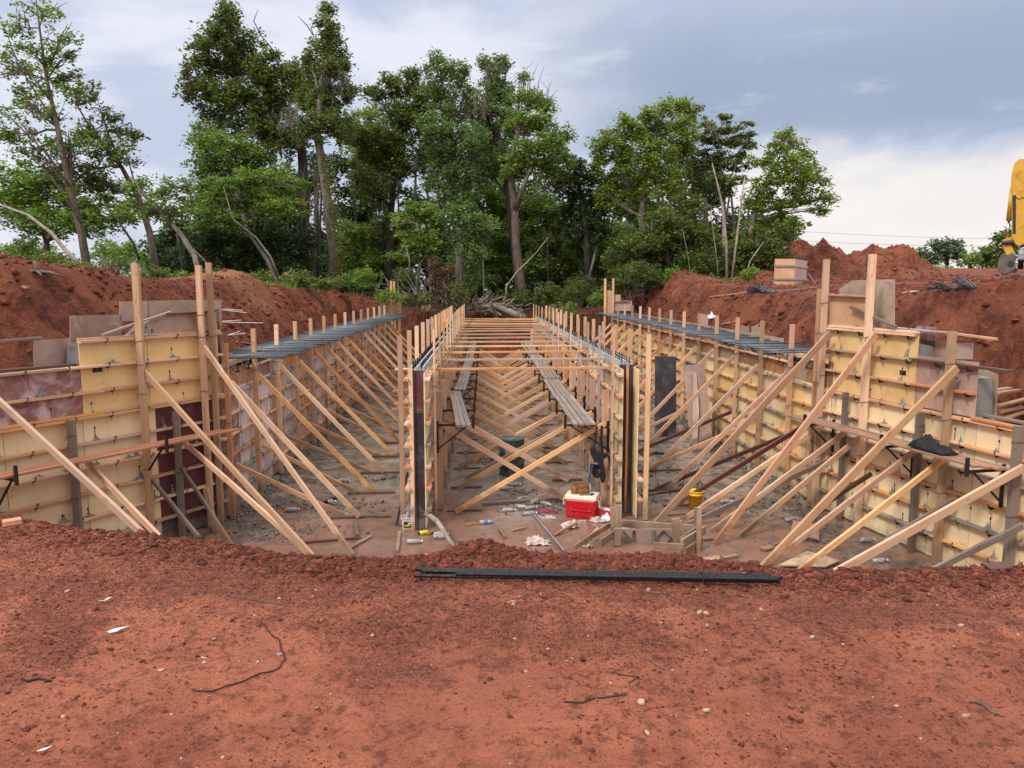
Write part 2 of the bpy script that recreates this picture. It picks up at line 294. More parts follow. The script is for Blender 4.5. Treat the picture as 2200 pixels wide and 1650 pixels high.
def lumber(name,A,B,w,t,mat='wood_fresh',parent=None,side=None,bow=.006,cut=None):
    """board from A to B; w measured across 'y', t along 'side'"""
    A=Vector(A);B=Vector(B);L=(B-A).length; n=5 if L>1 else 1; V=[];Fc=[]
    bw=random.uniform(-bow,bow)*L; bz=random.uniform(-bow,bow)*L*.6; e=min(.004,w*.1,t*.1)
    prof=[(-w/2+e,-t/2),(w/2-e,-t/2),(w/2,-t/2+e),(w/2,t/2-e),(w/2-e,t/2),(-w/2+e,t/2),(-w/2,t/2-e),(-w/2,-t/2+e)]
    for i in range(n+1):
        u=i/n; k=4*u*(1-u)
        for (y,z) in prof: V.append((u*L,y+bw*k,z+bz*k))
    for i in range(n):
        for j in range(8): a=i*8+j;b=i*8+(j+1)%8; Fc.append((a,b,b+8,a+8))
    Fc.append(tuple(range(7,-1,-1))); Fc.append(tuple(range(n*8,n*8+8)))
    return ob(name,V,Fc,mat,parent,mw=basis(A,B,side))
def boxv(c,s):
    x,y,z=c;a,b,d=[q/2 for q in s]
    return [(x+i*a,y+j*b,z+k*d) for i in(-1,1) for j in(-1,1) for k in(-1,1)]
BF=[(0,1,3,2),(4,6,7,5),(0,4,5,1),(2,3,7,6),(0,2,6,4),(1,5,7,3)]
class MB:
    def __init__(s): s.v=[];s.f=[]
    def box(s,c,sz,M_=None):
        b=len(s.v); vv=boxv(c,sz); s.v+= [tuple(M_@Vector(q)) for q in vv] if M_ is not None else vv; s.f+=[tuple(b+i for i in f) for f in BF]; return s
    def bar(s,A,B,w,t,side=None): m=basis(A,B,side); L=(Vector(B)-Vector(A)).length; return s.box((L/2,0,0),(L,w,t),m)
    def tube(s,pts,rad,n=6,cap=True):
        pts=[Vector(p) for p in pts]; b=len(s.v); m=len(pts)
        if not hasattr(rad,'__len__'): rad=[rad]*m
        ref=None
        for i,p in enumerate(pts):
            d=(pts[min(i+1,m-1)]-pts[max(i-1,0)]).normalized()
            if ref is None: ref=Vector((0,0,1)) if abs(d.z)<.9 else Vector((1,0,0))
            u=(ref-d*ref.dot(d)).normalized(); ref=u; w=d.cross(u)
            for j in range(n):
                a=2*math.pi*j/n; s.v.append(tuple(p+(u*math.cos(a)+w*math.sin(a))*rad[i]))
        for i in range(m-1):
            for j in range(n): q=b+i*n+j; r=b+i*n+(j+1)%n; s.f.append((q,r,r+n,q+n))
        if cap: s.f.append(tuple(b+j for j in range(n-1,-1,-1))); s.f.append(tuple(b+(m-1)*n+j for j in range(n)))
        return s
    def lathe(s,prof,c,n=20,M_=None):
        b=len(s.v); m=len(prof)
        for (r,z) in prof:
            for j in range(n):
                a=2*math.pi*j/n; q=Vector((c[0]+r*math.cos(a),c[1]+r*math.sin(a),c[2]+z)); s.v.append(tuple(M_@q) if M_ is not None else tuple(q))
        for i in range(m-1):
            for j in range(n): q=b+i*n+j; r=b+i*n+(j+1)%n; s.f.append((q,r,r+n,q+n))
        s.f.append(tuple(b+j for j in range(n-1,-1,-1))); s.f.append(tuple(b+(m-1)*n+j for j in range(n)))
        return s
    def prism(s,poly,d):
        """poly: list of 3-D points, d: thickness vector"""
        b=len(s.v); n=len(poly); s.v+=[tuple(Vector(p)) for p in poly]+[tuple(Vector(p)+Vector(d)) for p in poly]
        s.f.append(tuple(b+i for i in range(n-1,-1,-1))); s.f.append(tuple(b+n+i for i in range(n)))
        for i in range(n): j=(i+1)%n; s.f.append((b+i,b+j,b+n+j,b+n+i))
        return s
    def build(s,name,mat,parent=None,smooth=False): return ob(name,s.v,s.f,mat,parent,smooth)
ORD=['first','second','third','fourth','fifth','sixth','seventh','eighth','ninth','tenth','eleventh','twelfth','thirteenth','fourteenth','fifteenth','sixteenth','seventeenth','eighteenth']
# ---------------------------------------------------------------- numpy noise
_tab=rng.random((256,256)).astype(np.float64)
def vn(x,y):
    xi=np.floor(x).astype(int); yi=np.floor(y).astype(int); fx=x-xi; fy=y-yi; fx=fx*fx*(3-2*fx); fy=fy*fy*(3-2*fy)
    a=_tab[xi&255,yi&255];b=_tab[(xi+1)&255,yi&255];c=_tab[xi&255,(yi+1)&255];d=_tab[(xi+1)&255,(yi+1)&255]
    return (a*(1-fx)+b*fx)*(1-fy)+(c*(1-fx)+d*fx)*fy
def fbm(x,y,o=5,g=.5):
    s=0;a=1;t=0
    for i in range(o): s=s+a*vn(x+i*17.3,y+i*9.1); t+=a; a*=g; x=x*2.03;y=y*2.03
    return s/t-.5
def rdg(x,y,o=4):
    s=0;a=1;t=0
    for i in range(o): s=s+a*(1-np.abs(2*vn(x+i*7.3,y+i*3.1)-1)); t+=a;a*=.5;x=x*2.1;y=y*2.1
    return s/t
def sst(v,a,b): t=np.clip((v-a)/(b-a),0,1); return t*t*(3-2*t)
# ---------------------------------------------------------------- terrain
Z0=2.9
_lx=[-9,-5.5,-3.46,-2.6,-1.7,-1.2,-.6,0,.5,1.2,1.8,2.6,3.2,4.2,9]
_ly=[7.8,6.6,5.35,5.0,4.75,4.48,4.42,4.55,4.42,4.30,4.10,4.08,4.12,4.35,5.2]
def plateau(x,y):
    left=4.62+.3*sst(-x,9,16)+.35*np.exp(-((y-16)/5.)**2)-.2*sst(y,26,42)-.35*sst(y,40,52)
    q=np.clip(y-18,0,90); right=np.interp(y,[0,18,26,34,50,90,110],[4.3,4.3,4.2,4.68,5.05,6.8,7.3])
    right=right-1.0*sst(x,26,8)*sst(y,38,48)
    mid=3.15+.9*sst(np.abs(x-1.2),4.5,9.5)+.5*sst(y,52,70)
    w=sst(x,-5,6); side=left*(1-w)+right*w
    wm=sst(y,39,45)*sst(-np.abs(x-1),-12,-7)
    h=side*(1-wm)+mid*wm
    return np.where(y>110,h-(y-110)*.012,h)
def pitd(x,y):
    ext=np.clip(15-y,0,9)
    x0=-6.6-ext*.62; x1=8.35+ext*.22
    back=43.2
    dx=np.maximum(x0-x,x-x1); dy=y-back
    return np.maximum(dx,dy)
def ground_z(x,y,detail=True):
    x=np.asarray(x,float);y=np.asarray(y,float)
    P=plateau(x,y); lip=np.interp(x,_lx,_ly)
    # mounds
    def hump(cx,cy,rx,ry,h,p=1.): 
        d=np.sqrt(((x-cx)/rx)**2+((y-cy)/ry)**2); return h*np.clip(1-d,0,1)**p*(1+.0*d)
    def rmp(cx,cy,rx,ry,h):
        d=((x-cx)/rx)**2+((y-cy)/ry)**2; return h*np.clip(1-d,0,1)**.85
    P=P+hump(-9.7,30,2.6,4.,.62)+hump(-12.5,17.2,3.,3.5,.7)
    P=P+(rmp(22.4,52,3.3,5,2.15)+rmp(18.6,49.5,4.2,5,1.1)+rmp(28.4,54,3.4,4.5,2.15)+rmp(16.0,45,3.2,4,.9))*(1+(1.1*fbm(x*.9,y*.9,6,.6) if detail else 0))
    P=P+hump(9.6,40.5,3.2,4,.9)+hump(11.2,14.5,2.6,4.5,.5)+hump(28.5,34,3.6,4,1.9)
    if detail: P=P+.16*fbm(x*.5,y*.5,5)*sst(y,8,20)+.05*fbm(x*2.2,y*2.2,4)*sst(y,8,14)
    d=pitd(x,y)
    wob=.55*fbm(x*.45+5,y*.45,4)+.0
    width=np.where(x<0,2.5,1.9)*(1+.0*y); width=np.where(y>42,1.3,width)
    t=np.clip((d+wob+ (.28*(rdg(x*1.3,y*1.3,4)-.5) if detail else 0))/width,0,1)
    base=-.15+.75*np.where(x<0,sst(d,-.5,.4),sst(d,-.9,.2))*sst(y,14,18)
    side=base+(P-base)*(t**.72)
    if detail:
        m=np.clip(t*(1-t)*4,0,1); side=side+m*(.36*fbm(x*1.1,y*1.1,5)+.36*(rdg(x*2.3,y*1.7,4)-.5)+.26*fbm(x*4,y*4,4))+.05*np.clip(t*3,0,1)*fbm(x*3.1,y*3.1,4)*sst(y,9,14)
    # foreground shelf and the slope down into the pit
    shelf=Z0+.45*sst(-x,4.5,9)+.35*sst(x,5.,10)+0*y
    if detail:
        shelf=shelf+.035*fbm(x*.9,y*.9,4)+.022*fbm(x*4,y*4,4)*1.0+.010*(rdg(x*9,y*13,3)-.5)+.016*(rdg(x*2.2+4,y*11,4)-.5)*sst(fbm(x*.8+9,y*1.2,3),-.12,.15)
        for y0,sl,ph in ((2.72,.05,0.),(2.32,.04,1.1),(3.35,-.06,2.)):
            dy=y-(y0+sl*x); bm=sst(-np.abs(dy),-.17,-.13)*sst(fbm(x*.7+ph*5,y*.9,3),-.12,.08); shelf=shelf+bm*(-.006+.009*np.clip(np.sin(x*62+np.abs(dy)*26+ph),-.6,.6))
        berm=np.exp(-((y-lip+.12)/.22)**2); shelf=shelf+berm*(-.012+.06*fbm(x*2.2+3,y*2.2,5)+.03*fbm(x*9,y*9,3))
        shelf=shelf+.07*np.exp(-(((x+.02)/.20)**2+((y-4.70)/.16)**2))+.03*np.exp(-(((x-1.15)/.35)**2+((y-4.5)/.16)**2))
    drop=np.clip(y-lip,0,50); fr=shelf-np.where(drop<.16,drop*drop*2.2,.056+(drop-.16)*.72)
    fr=np.where(y<lip,shelf,fr)
    inside=np.maximum(fr,-.15)
    z=np.where(d<0,np.maximum(inside,side),np.maximum(side*sst(y,7,12)+fr*(1-sst(y,7,12)),np.maximum(fr,-.15)))
    z=np.where(d>=0,np.where(y<lip,np.maximum(shelf,shelf*(1-sst(d,0,3))+P*sst(d,0,3)*.0+shelf*sst(d,0,3)),z),z)
    return z
def gz(x,y): return float(ground_z(np.array([x]),np.array([y]))[0])
def terrain():
    ys=np.concatenate([np.arange(.6,2.0,.08),np.arange(2.0,6.2,.022),np.arange(6.2,12,.09),np.arange(12,56,.12),56*np.exp(np.linspace(0,math.log(1500/56),60))])
    ys=np.concatenate([[-60,-20,-6,-2,-.5],ys])
    xs=np.concatenate([-np.exp(np.linspace(math.log(1500),math.log(16),40)),np.arange(-15.9,-4.6,.12),np.arange(-4.6,4.2,.026),np.arange(4.2,15,.12),np.arange(15,39,.2),np.exp(np.linspace(math.log(39),math.log(1500),36))])
    X,Y=np.meshgrid(xs,ys); Z=ground_z(X,Y)
    V=np.stack([X,Y,Z],-1).reshape(-1,3); n=len(xs); m=len(ys)
    i=np.arange(m-1)[:,None]*n+np.arange(n-1)[None,:]; Fq=np.stack([i,i+1,i+1+n,i+n],-1).reshape(-1,4)
    o=npmesh('ground',V,Fq,'soil',smooth=True); kind(o,'structure')
terrain()
def slab():
    xs=np.arange(-8.6,9.2,.12); ys=np.arange(9.2,43.6,.12); X,Y=np.meshgrid(xs,ys)
    Z=.03*fbm(X*.8,Y*.8,4)-.0+.045*np.clip(fbm(X*2.1,Y*2.1,4),0,1)*sst(-Y,-15.5,-13.5)
    V=np.stack([X,Y,Z],-1).reshape(-1,3); n=len(xs); m=len(ys)
    i=np.arange(m-1)[:,None]*n+np.arange(n-1)[None,:]; Fq=np.stack([i,i+1,i+1+n,i+n],-1).reshape(-1,4)
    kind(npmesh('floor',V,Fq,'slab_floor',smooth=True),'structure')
slab()
# rocks / clods ---------------------------------------------------
def ico():
    p=(1+5**.5)/2; v=[(-1,p,0),(1,p,0),(-1,-p,0),(1,-p,0),(0,-1,p),(0,1,p),(0,-1,-p),(0,1,-p),(p,0,-1),(p,0,1),(-p,0,-1),(-p,0,1)]
    f=[(0,11,5),(0,5,1),(0,1,7),(0,7,10),(0,10,11),(1,5,9),(5,11,4),(11,10,2),(10,7,6),(7,1,8),(3,9,4),(3,4,2),(3,2,6),(3,6,8),(3,8,9),(4,9,5),(2,4,11),(6,2,10),(8,6,7),(9,8,1)]
    v=np.array(v,float); return v/np.linalg.norm(v[0]),np.array(f)
ICV,ICF=ico()
def scatter(name,P,size,mat,flat=.6,kindv='stuff',parent=None):
    n=len(P); base=ICV[None]*(1+rng.uniform(-.5,.5,(n,12,1)))
    sc=size[:,None]*np.stack([rng.uniform(.7,1.4,n),rng.uniform(.7,1.4,n),np.full(n,flat)*rng.uniform(.6,1.3,n)],1)
    a=rng.uniform(0,6.28,n); ca,sa=np.cos(a),np.sin(a); v=base*sc[:,None,:]
    tx=rng.uniform(-.6,.6,n); ct,st=np.cos(tx),np.sin(tx)
    y=v[...,1]*ct[:,None]-v[...,2]*st[:,None]; z=v[...,1]*st[:,None]+v[...,2]*ct[:,None]; x=v[...,0]
    v=np.stack([x*ca[:,None]-y*sa[:,None],x*sa[:,None]+y*ca[:,None],z],-1)+P[:,None,:]
    Fq=(ICF[None]+(np.arange(n)*12)[:,None,None]).reshape(-1,3)
    o=npmesh(name,v.reshape(-1,3),Fq,mat,parent,nper=3)
    if kindv and parent is None: o['kind']=kindv
    return o
def ray_pts(n,x0,x1,y0,y1): return rng.uniform(x0,x1,n),rng.uniform(y0,y1,n)
def clods():
    x,y=ray_pts(62000,-4.2,4.0,2.1,5.6); keep=(y<np.interp(x,_lx,_ly)+.5)&(fbm(x*1.3,y*1.3,3)+.22+ .35*sst(y,3.4,4.6)>rng.uniform(0,.55,len(x)))
    x=x[keep];y=y[keep]; lip=np.interp(x,_lx,_ly); s=.0028*np.exp(rng.normal(0,.55,len(x)))*(1+1.3*np.exp(-((y-lip)/.28)**2)); s=np.clip(s,.0016,.026)
    tag(scatter('soil_clods',np.stack([x,y,ground_z(x,y)+s*.25],1),s,'soil_clod'),'small red clods and crumbs strewn over the red foreground dirt','soil')
    x,y=ray_pts(900,-4.2,4.0,2.1,5.3); lip=np.interp(x,_lx,_ly); k=y<lip+.35; x=x[k];y=y[k]; lip=lip[k]; s=np.clip(.004*np.exp(rng.normal(0,.5,len(x))),.002,.016)
    tag(scatter('pale_gravel',np.stack([x,y,ground_z(x,y)+s*.3],1),s,'gravel_pale'),'pale pinkish gravel bits scattered on the red foreground dirt','gravel')
    x=np.concatenate([rng.uniform(-2.8,3.7,2600),rng.normal(.45,.75,5200)]); lip=np.interp(x,_lx,_ly); y=lip+rng.normal(-.08,.13,len(x)); s=np.clip(.0062*np.exp(rng.normal(0,.6,len(x))),.0025,.028)
    tag(scatter('lip_clods',np.stack([x,y,ground_z(x,y)+s*.2],1),s,'soil_clod',.8),'lumpy dark red clods heaped along the pit edge','soil')
    xs=[];ys=[]
    x=rng.uniform(-16,-6.4,16000); y=rng.uniform(9,46,16000); xs.append(x);ys.append(y)
    x=rng.uniform(7.8,18,18000); y=rng.uniform(9,50,18000); xs.append(x);ys.append(y)
    x=rng.uniform(-8,10,2500); y=rng.uniform(42.5,48,2500); xs.append(x);ys.append(y)
    x=rng.uniform(10,42,12000); y=rng.uniform(36,62,12000); xs.append(x);ys.append(y)
    x=np.concatenate(xs);y=np.concatenate(ys); k=fbm(x*.5,y*.5,4)+.18>rng.uniform(0,.4,len(x)); x=x[k];y=y[k]; z=ground_z(x,y); k=z>.3; x,y,z=x[k],y[k],z[k]
    s=np.clip(.036*np.exp(rng.normal(0,.55,len(x))),.012,.13)
    tag(scatter('bank_clods',np.stack([x,y,z+s*.15],1),s,'soil_clod',.7),'red clay lumps covering the excavated banks and spoil heaps','soil')
clods()
# ---------------------------------------------------------------- formwork
class PL:
    def __init__(s,O,u,n,name=''):
        s.O=np.array(O,float); s.u=np.array(u,float)/np.linalg.norm(u); s.n=np.array(n,float)/np.linalg.norm(n); s.name=name
    def P(s,a,z,off=0.): q=s.O+s.u*a+s.n*off; return Vector((q[0],q[1],z))
    def px(s,px,py,off=0.):
        d=ray(px,py); o=s.O+s.n*off; t=(o-CAM[:2])@s.n/(d[:2]@s.n); p=CAM+d*t; return float((p[:2]-o)@s.u),float(p[2])
    def mw(s,a=0,z=0,off=0):
        u=Vector((*s.u,0)); Z=Vector((0,0,1)); y=Z.cross(u); m=Matrix((u,y,Z)).transposed().to_4x4(); m.translation=s.P(a,z,off); return m
    def ny(s): # sign of plane normal along local y
        u=Vector((*s.u,0)); return 1. if Vector((0,0,1)).cross(u).dot(Vector((*s.n,0)))>0 else -1.
WL=PL((-5.05,14.75),(-.5,-.866),(.866,-.5)); WR=PL((6.93,15.1),(.19,-.982),(-.982,-.19))
OL=PL((-5.05,14.62),(0,1),(1,0)); OR=PL((6.93,14.95),(0,1),(-1,0))
CLi=PL((-1.08,14.0),(0,1),(1,0)); CLo=PL((-1.36,14.0),(0,1),(-1,0))
CRi=PL((2.66,14.5),(0,1),(-1,0)); CRo=PL((2.98,14.5),(0,1),(1,0))
ROW=[.40+.406*k for k in range(10)]   # .40 .81 1.21 1.62 2.02 2.43 2.84 3.24 3.65 4.05
def panel(pl,s0,s1,z0,z1,mat,par,off=0.,t=.018,label=None,name='form_panel',g=.005):
    y0=0;y1=-t*pl.ny(); V=[(x,y,z) for x in (g,s1-s0-g) for y in (y0,y1) for z in (g,z1-z0-g)]
    o=ob(name,V,BF,mat,par,mw=pl.mw(s0,z0,off))
    if label: o['label']=label
    return o
def panel_poly(pl,pts,mat,par,off=0.,t=.018,label=None,name='form_panel'):
    s0=pts[0][0]; z0=pts[0][1]; V=[(a-s0,0,z-z0) for a,z in pts]; n=len(V); V+=[(x,-t*pl.ny(),z) for x,y,z in V]
    Fc=[tuple(range(n)),tuple(range(2*n-1,n-1,-1))]+[(i,(i+1)%n,n+(i+1)%n,n+i) for i in range(n)]
    o=ob(name,V,Fc,mat,par,mw=pl.mw(s0,z0,off))
    if label: o['label']=label
    return o
def waler(pl,s0,s1,z,par,mats=('wood_fresh','wood_orange'),off=0.,h=.042,d=.10,name='waler'):
    a=s0
    while a<s1-.05:
        b=min(s1,a+random.choice((2.44,3.05,3.66,4.88)));
        if s1-b<.4: b=s1
        j=random.uniform(-.008,.008); m=random.choice(mats)
        lumber(name,pl.P(a+.003,z+j,off+d/2+.002),pl.P(b-.003,z+j+random.uniform(-.006,.006),off+d/2+.002),d,h,m,par,bow=.0012); a=b
def clamp_mesh():
    m=MB(); m.box((0,.055,-.035),(.055,.10,.03)); m.box((0,.10,0),(.07,.018,.06)); m.bar((-.05,.108,.02),(.06,.125,-.05),.022,.012); m.bar((.02,.1,-.03),(.055,.14,-.12),.014,.01); m.box((-.02,.112,.045),(.03,.02,.03))
    me=bpy.data.meshes.new('tie_clamp'); me.from_pydata(m.v,[],m.f); me.materials.append(MATS['steel_dark']); return me
CLAMP=clamp_mesh()
def splat_mesh(k):
    r=random.Random(k); V=[];n=9
    for i,(q,h) in enumerate(((1.,0.),(.78,.10+.05*(k%2)),(.40,.24),(.13,.40+.1*(k%3)),(.04,.62+.19*(k%3)))):
        for j in range(n): a=2*math.pi*j/n; w=r.uniform(.8,1.2); V.append((q*w*math.cos(a),.42*q*w*math.sin(a)*(1 if i<3 else .6),h*(1+.1*r.uniform(-1,1))))
    Fc=[(i*n+j,i*n+(j+1)%n,(i+1)*n+(j+1)%n,(i+1)*n+j) for i in range(4) for j in range(n)]+[tuple(range(4*n,5*n))]
    me=bpy.data.meshes.new('concrete_splatter'); me.from_pydata(V,[],Fc); me.materials.append(MATS['concrete_wet']); return me
SPL=[splat_mesh(k) for k in range(4)]
def put(name,me,pl,s,z,off,par,sc=(1,1,1),flip=False):
    m=pl.mw(s,z,off)@Matrix.Diagonal((sc[0],sc[1]*pl.ny(),sc[2],1)); o=link(name,me,par,m); return o
def ties(pl,rows,s0,s1,par,step=.61,lim=100,big=1.,sp=.45,smax=lambda z:99):
    """clamps under walers, tie holes with drips and concrete piles on the waler below"""
    c=[(s,z) for z in rows for s in np.arange(s0+.2,s1,step) if s<smax(z)]
    c.sort(key=lambda q:(Vector(pl.P(*q))-Vector(CAM)).length)
    rest=MB(); restd=MB(); nsp=0; nd=0; nr=MB()
    for i,(s,z) in enumerate(c):
        s+=random.uniform(-.04,.04)
        if i<lim: put('tie_clamp',CLAMP,pl,s,z-.0,0.02,par,(.72*random.uniform(.8,1.1),.72,.66*random.uniform(.8,1.2)))
        else: rest.box((0,0,0),(1,1,1),pl.mw(s,z-.02,.07)@Matrix.Diagonal((.08,.10,.09,1)))
    d=[(s+random.uniform(-.2,.2),z) for z in rows for s in np.arange(s0+.1,s1,step*.75) if random.random()<sp and s<smax(z+.3)]
    d.sort(key=lambda q:(Vector(pl.P(*q))-Vector(CAM)).length)
    for i,(s,z) in enumerate(d):
        w=random.uniform(.04,.10)*big*.85; h=random.uniform(.05,.15)*big*random.choice((.35,.6,1))
        if i<lim:
            put('concrete_splatter',random.choice(SPL),pl,s,z+.018,.045,par,(w,w*.9,h))
            if random.random()<.7:
                L=random.uniform(.08,.24); V=[(-.011,.0,0),(.011,.0,0),(.007,.0,L),(-.007,.0,L)]; V+=[(x,.003*pl.ny(),zz) for x,y,zz in V]
                ob('drip_streak',V,[(0,1,2,3),(7,6,5,4),(0,4,5,1),(1,5,6,2),(2,6,7,3),(3,7,4,0)],random.choice(('concrete_light','concrete_dark','concrete_wet')),par,mw=pl.mw(s,z+.02,0.0015))
                V=[(x*.013,y*.004*pl.ny(),zz*.02) for x in(-1,1) for y in (0,1) for zz in(-1,1)]; ob('tie_hole',V,BF,'steel_dark',par,mw=pl.mw(s,z+.03+L,0.0015)) if i<60 else None
        else: restd.box((0,0,0),(1,1,1),pl.mw(s,z+.045,.045)@Matrix.Diagonal((w*1.5,.06,h*.6,1)))
    if rest.v: kind(rest.build('tie_clamps','steel_dark',par),'stuff')
    if restd.v: kind(restd.build('concrete_splatters','concrete_wet',par),'stuff')
FW='wood_fresh'
def wing_left():
    t=thing('wing_wall_formwork','cream, yellow and maroon plywood wing wall form on the left of the pit','wall formwork',(*WL.O,0))
    for a,b,m in ((.16,1.41,'ply_maroon'),(1.41,2.74,'ply_cream'),(2.74,3.96,'ply_cream'),(3.96,5.6,'ply_cream')): panel(WL,a,b,0.02,2.43,m,t)
    panel(WL,-.02,.16,.02,2.43,'ply_maroon',t)
    panel(WL,-.02,1.5,2.43,3.65,'ply_yellow',t); panel(WL,1.5,2.72,2.43,3.65,'ply_yellow',t)
    panel(WL,2.72,5.6,2.43,2.84,'ply_purple',t,label='purple form panel with whitish cement haze'); panel(WL,2.72,5.6,2.84,3.27,'ply_purple',t,label='purple form panel with whitish cement haze')
    panel_poly(WL,[(-.02,3.66),(1.95,3.66),(1.7,3.80),(1.25,4.02),(-.02,4.06)],'ply_greybrown',t,label='weathered grey-brown top panel')
    B=-.40
    for pts,m in (([(258,648),(320,646),(320,690),(258,690)],'ply_mauve'),([(317,646),(476,644),(476,700),(317,690)],'ply_greybrown'),([(151,678),(262,676),(262,735),(151,735)],'ply_mauve'),([(72,732),(150,727),(176,727),(176,790),(74,790)],'ply_mauve')):
        panel_poly(WL,[WL.px(x,y,B) for x,y in pts],m,t,off=B,label='weathered pinkish back panel stepped above the wall')
    for z in ROW[:5]: waler(WL,-.05,5.6,z,t,('wood_orange','wood_fresh','wood_fresh'))
    waler(WL,-.05,5.6,2.43,t,('wood_fresh',)); waler(WL,-.05,5.6,2.475,t,('wood_orange',),d=.08)
    waler(WL,-.05,5.6,2.84,t); waler(WL,-.05,5.6,3.24,t,('wood_orange','wood_fresh')); waler(WL,-.05,2.75,3.65,t,('wood_fresh',)); waler(WL,-.05,2.75,3.692,t,('wood_fresh',),d=.06)
    lumber('waler',WL.P(.05,4.06,.03),WL.P(1.15,4.04,.03),.11,.035,'wood_dark',t)
    lumber('cap_board',WL.P(*WL.px(215,720,0),.06),WL.P(*WL.px(362,670,0),.06),.05,.038,'wood_splash',t)
    lumber('cap_board',WL.P(2.75,3.29,-.1),WL.P(5.6,3.29,-.1),.14,.03,'wood_dark',t)
    lumber('cap_board',WL.P(3.05,3.72,-.42),WL.P(3.75,3.70,-.42),.05,.04,'wood_grey',t)
    ties(WL,ROW[:9],.1,4.6,t,.66,100,1.75,.62,lambda z:2.6 if z>3.4 else 99)
    # sticker
    st=ob('label_plate',[(x,y,z) for x in(-.085,.085) for y in(0,.004*WL.ny()) for z in(-.05,.05)],BF,'sticker_black',t,mw=WL.mw(*WL.px(209,793,0),.001))
    scribble(st,WL,*WL.px(209,793,0),.13,.05)
    c=thing('concrete_wing_wall','fresh grey concrete with sloped top inside the left wing form','concrete wall',(*WL.O,0))
    panel_poly(WL,[(-.02,0),(5.6,0),(5.6,2.9),(2.75,3.2),(2.68,3.58),(1.75,3.62),(1.4,3.9),(-.02,4.0)],'concrete_dark',c,off=-.022,t=.33,name='concrete_core')
def scribble(par,pl,s,z,w,h):
    m=MB(); sg=1 if pl is WR else -1
    x=-w/2
    glyph=[[(0,0,0,1),(1,0,1,1),(0,.5,1,.5)],[(0,0,.5,1),(.5,1,1,0),(.2,.4,.8,.4)],[(0,0,0,1),(1,0,1,1),(0,1,1,0)],[(0,1,1,1),(.5,1,.5,0)]]
    for k,g in enumerate(glyph):
        for (a,b,c,d) in g:
            A=pl.P(s-sg*(-(x+k*w/4+a*w/5.5)),z+(b-.5)*h,.007); B=pl.P(s-sg*(-(x+k*w/4+c*w/5.5)),z+(d-.5)*h,.007); m.bar(A,B,.006,.003,(*pl.n,0))
    m.build('lettering','steel_grey',par)
wing_left()
def wing_right():
    t=thing('wing_wall_formwork','yellow and mauve plywood wing wall form with stepped top on the right of the pit','wall formwork',(*WR.O,0))
    for a,b,m in ((-.02,.3,'ply_cream'),(.3,1.16,'ply_cream'),(1.16,2.40,'ply_cream'),(2.40,3.72,'ply_cream'),(3.72,5.6,'ply_cream')): panel(WR,a,b,.02,2.47,m,t)
    panel(WR,-.02,1.16,2.47,3.72,'ply_yellow',t); panel(WR,1.16,2.38,2.47,3.72,'ply_yellow',t)
    panel(WR,2.38,3.66,2.49,2.86,'ply_mauve',t,label='mauve brown form panel'); panel(WR,2.38,3.66,2.86,3.36,'ply_mauve',t,label='mauve brown form panel')
    panel(WR,-.1,1.04,3.72,4.34,'ply_tan',t,label='tan plywood panel at the corner top')
    B=-.40
    for pts,m,l in (([(1803,620),(1832,602),(1921,600),(1921,703),(1803,703)],'ply_greybrown','weathered back panel rising above the form'),([(1968,700),(2010,702),(2009,745),(1968,745)],'ply_purple','small purple back panel'),([(1966,730),(2089,738),(2088,772),(1966,770)],'ply_mauve','mauve back panel strip'),([(2098,786),(2143,806),(2139,897),(2098,890)],'ply_greybrown','grey end panel with slanted top')):
        panel_poly(WR,[WR.px(x,y,B) for x,y in pts],m,t,off=B,label=l)
    for z in ROW[:5]: waler(WR,-.05,5.6,z+.02,t,('wood_orange','wood_fresh','wood_splash'))
    waler(WR,-.05,5.6,2.45,t,('wood_fresh',)); waler(WR,3.7,5.6,2.49,t,('wood_orange',),d=.12)
    waler(WR,-.05,3.68,2.87,t); waler(WR,-.05,2.36,3.28,t,('wood_fresh',)); waler(WR,2.3,4.3,3.30,t,('wood_dark',)); waler(WR,-.05,2.36,3.69,t,('wood_orange','wood_fresh')); waler(WR,-.05,2.4,3.74,t,('wood_fresh',),d=.06)
    lumber('waler',WR.P(-.05,4.36,.05),WR.P(1.04,4.34,.05),.10,.035,'wood_orange',t)
    lumber('cap_board',WR.P(*WR.px(1828,660,.08),.08),WR.P(*WR.px(1925,703,.08),.08),.06,.05,'wood_grey',t)
    lumber('cap_board',WR.P(3.66,2.53,-.2),WR.P(5.6,2.53,-.2),.12,.035,'wood_grey',t)
    lumber('cap_board',WR.P(2.75,3.75,-.3),WR.P(3.75,3.72,-.2),.05,.04,'wood_fresh',t); lumber('cap_board',WR.P(1.5,3.78,-.25),WR.P(2.75,3.76,-.25),.18,.025,'wood_splash',t)
    ties(WR,ROW[:9],.15,4.9,t,.64,100,1.75,.75,lambda z:2.3 if z>3.3 else (3.6 if z>2.6 else 99))
    st=ob('label_plate',[(x,y,z) for x in(-.075,.075) for y in(0,.004*WR.ny()) for z in(-.04,.04)],BF,'sticker_black',t,mw=WR.mw(*WR.px(1940,801,0),.001))
    scribble(st,WR,*WR.px(1940,801,0),.12,.045)
    c=thing('concrete_wing_wall','fresh grey concrete with sloped top inside the right wing form','concrete wall',(*WR.O,0))
    panel_poly(WR,[(-.02,0),(5.6,0),(5.6,2.3),(3.7,2.45),(3.64,2.5),(3.6,3.1),(2.4,3.2),(2.3,3.5),(1.2,3.62),(1.0,3.7),(-.02,4.2)],'concrete_wet',c,off=-.022,t=.33,name='concrete_core')
wing_right()
YEND=41.
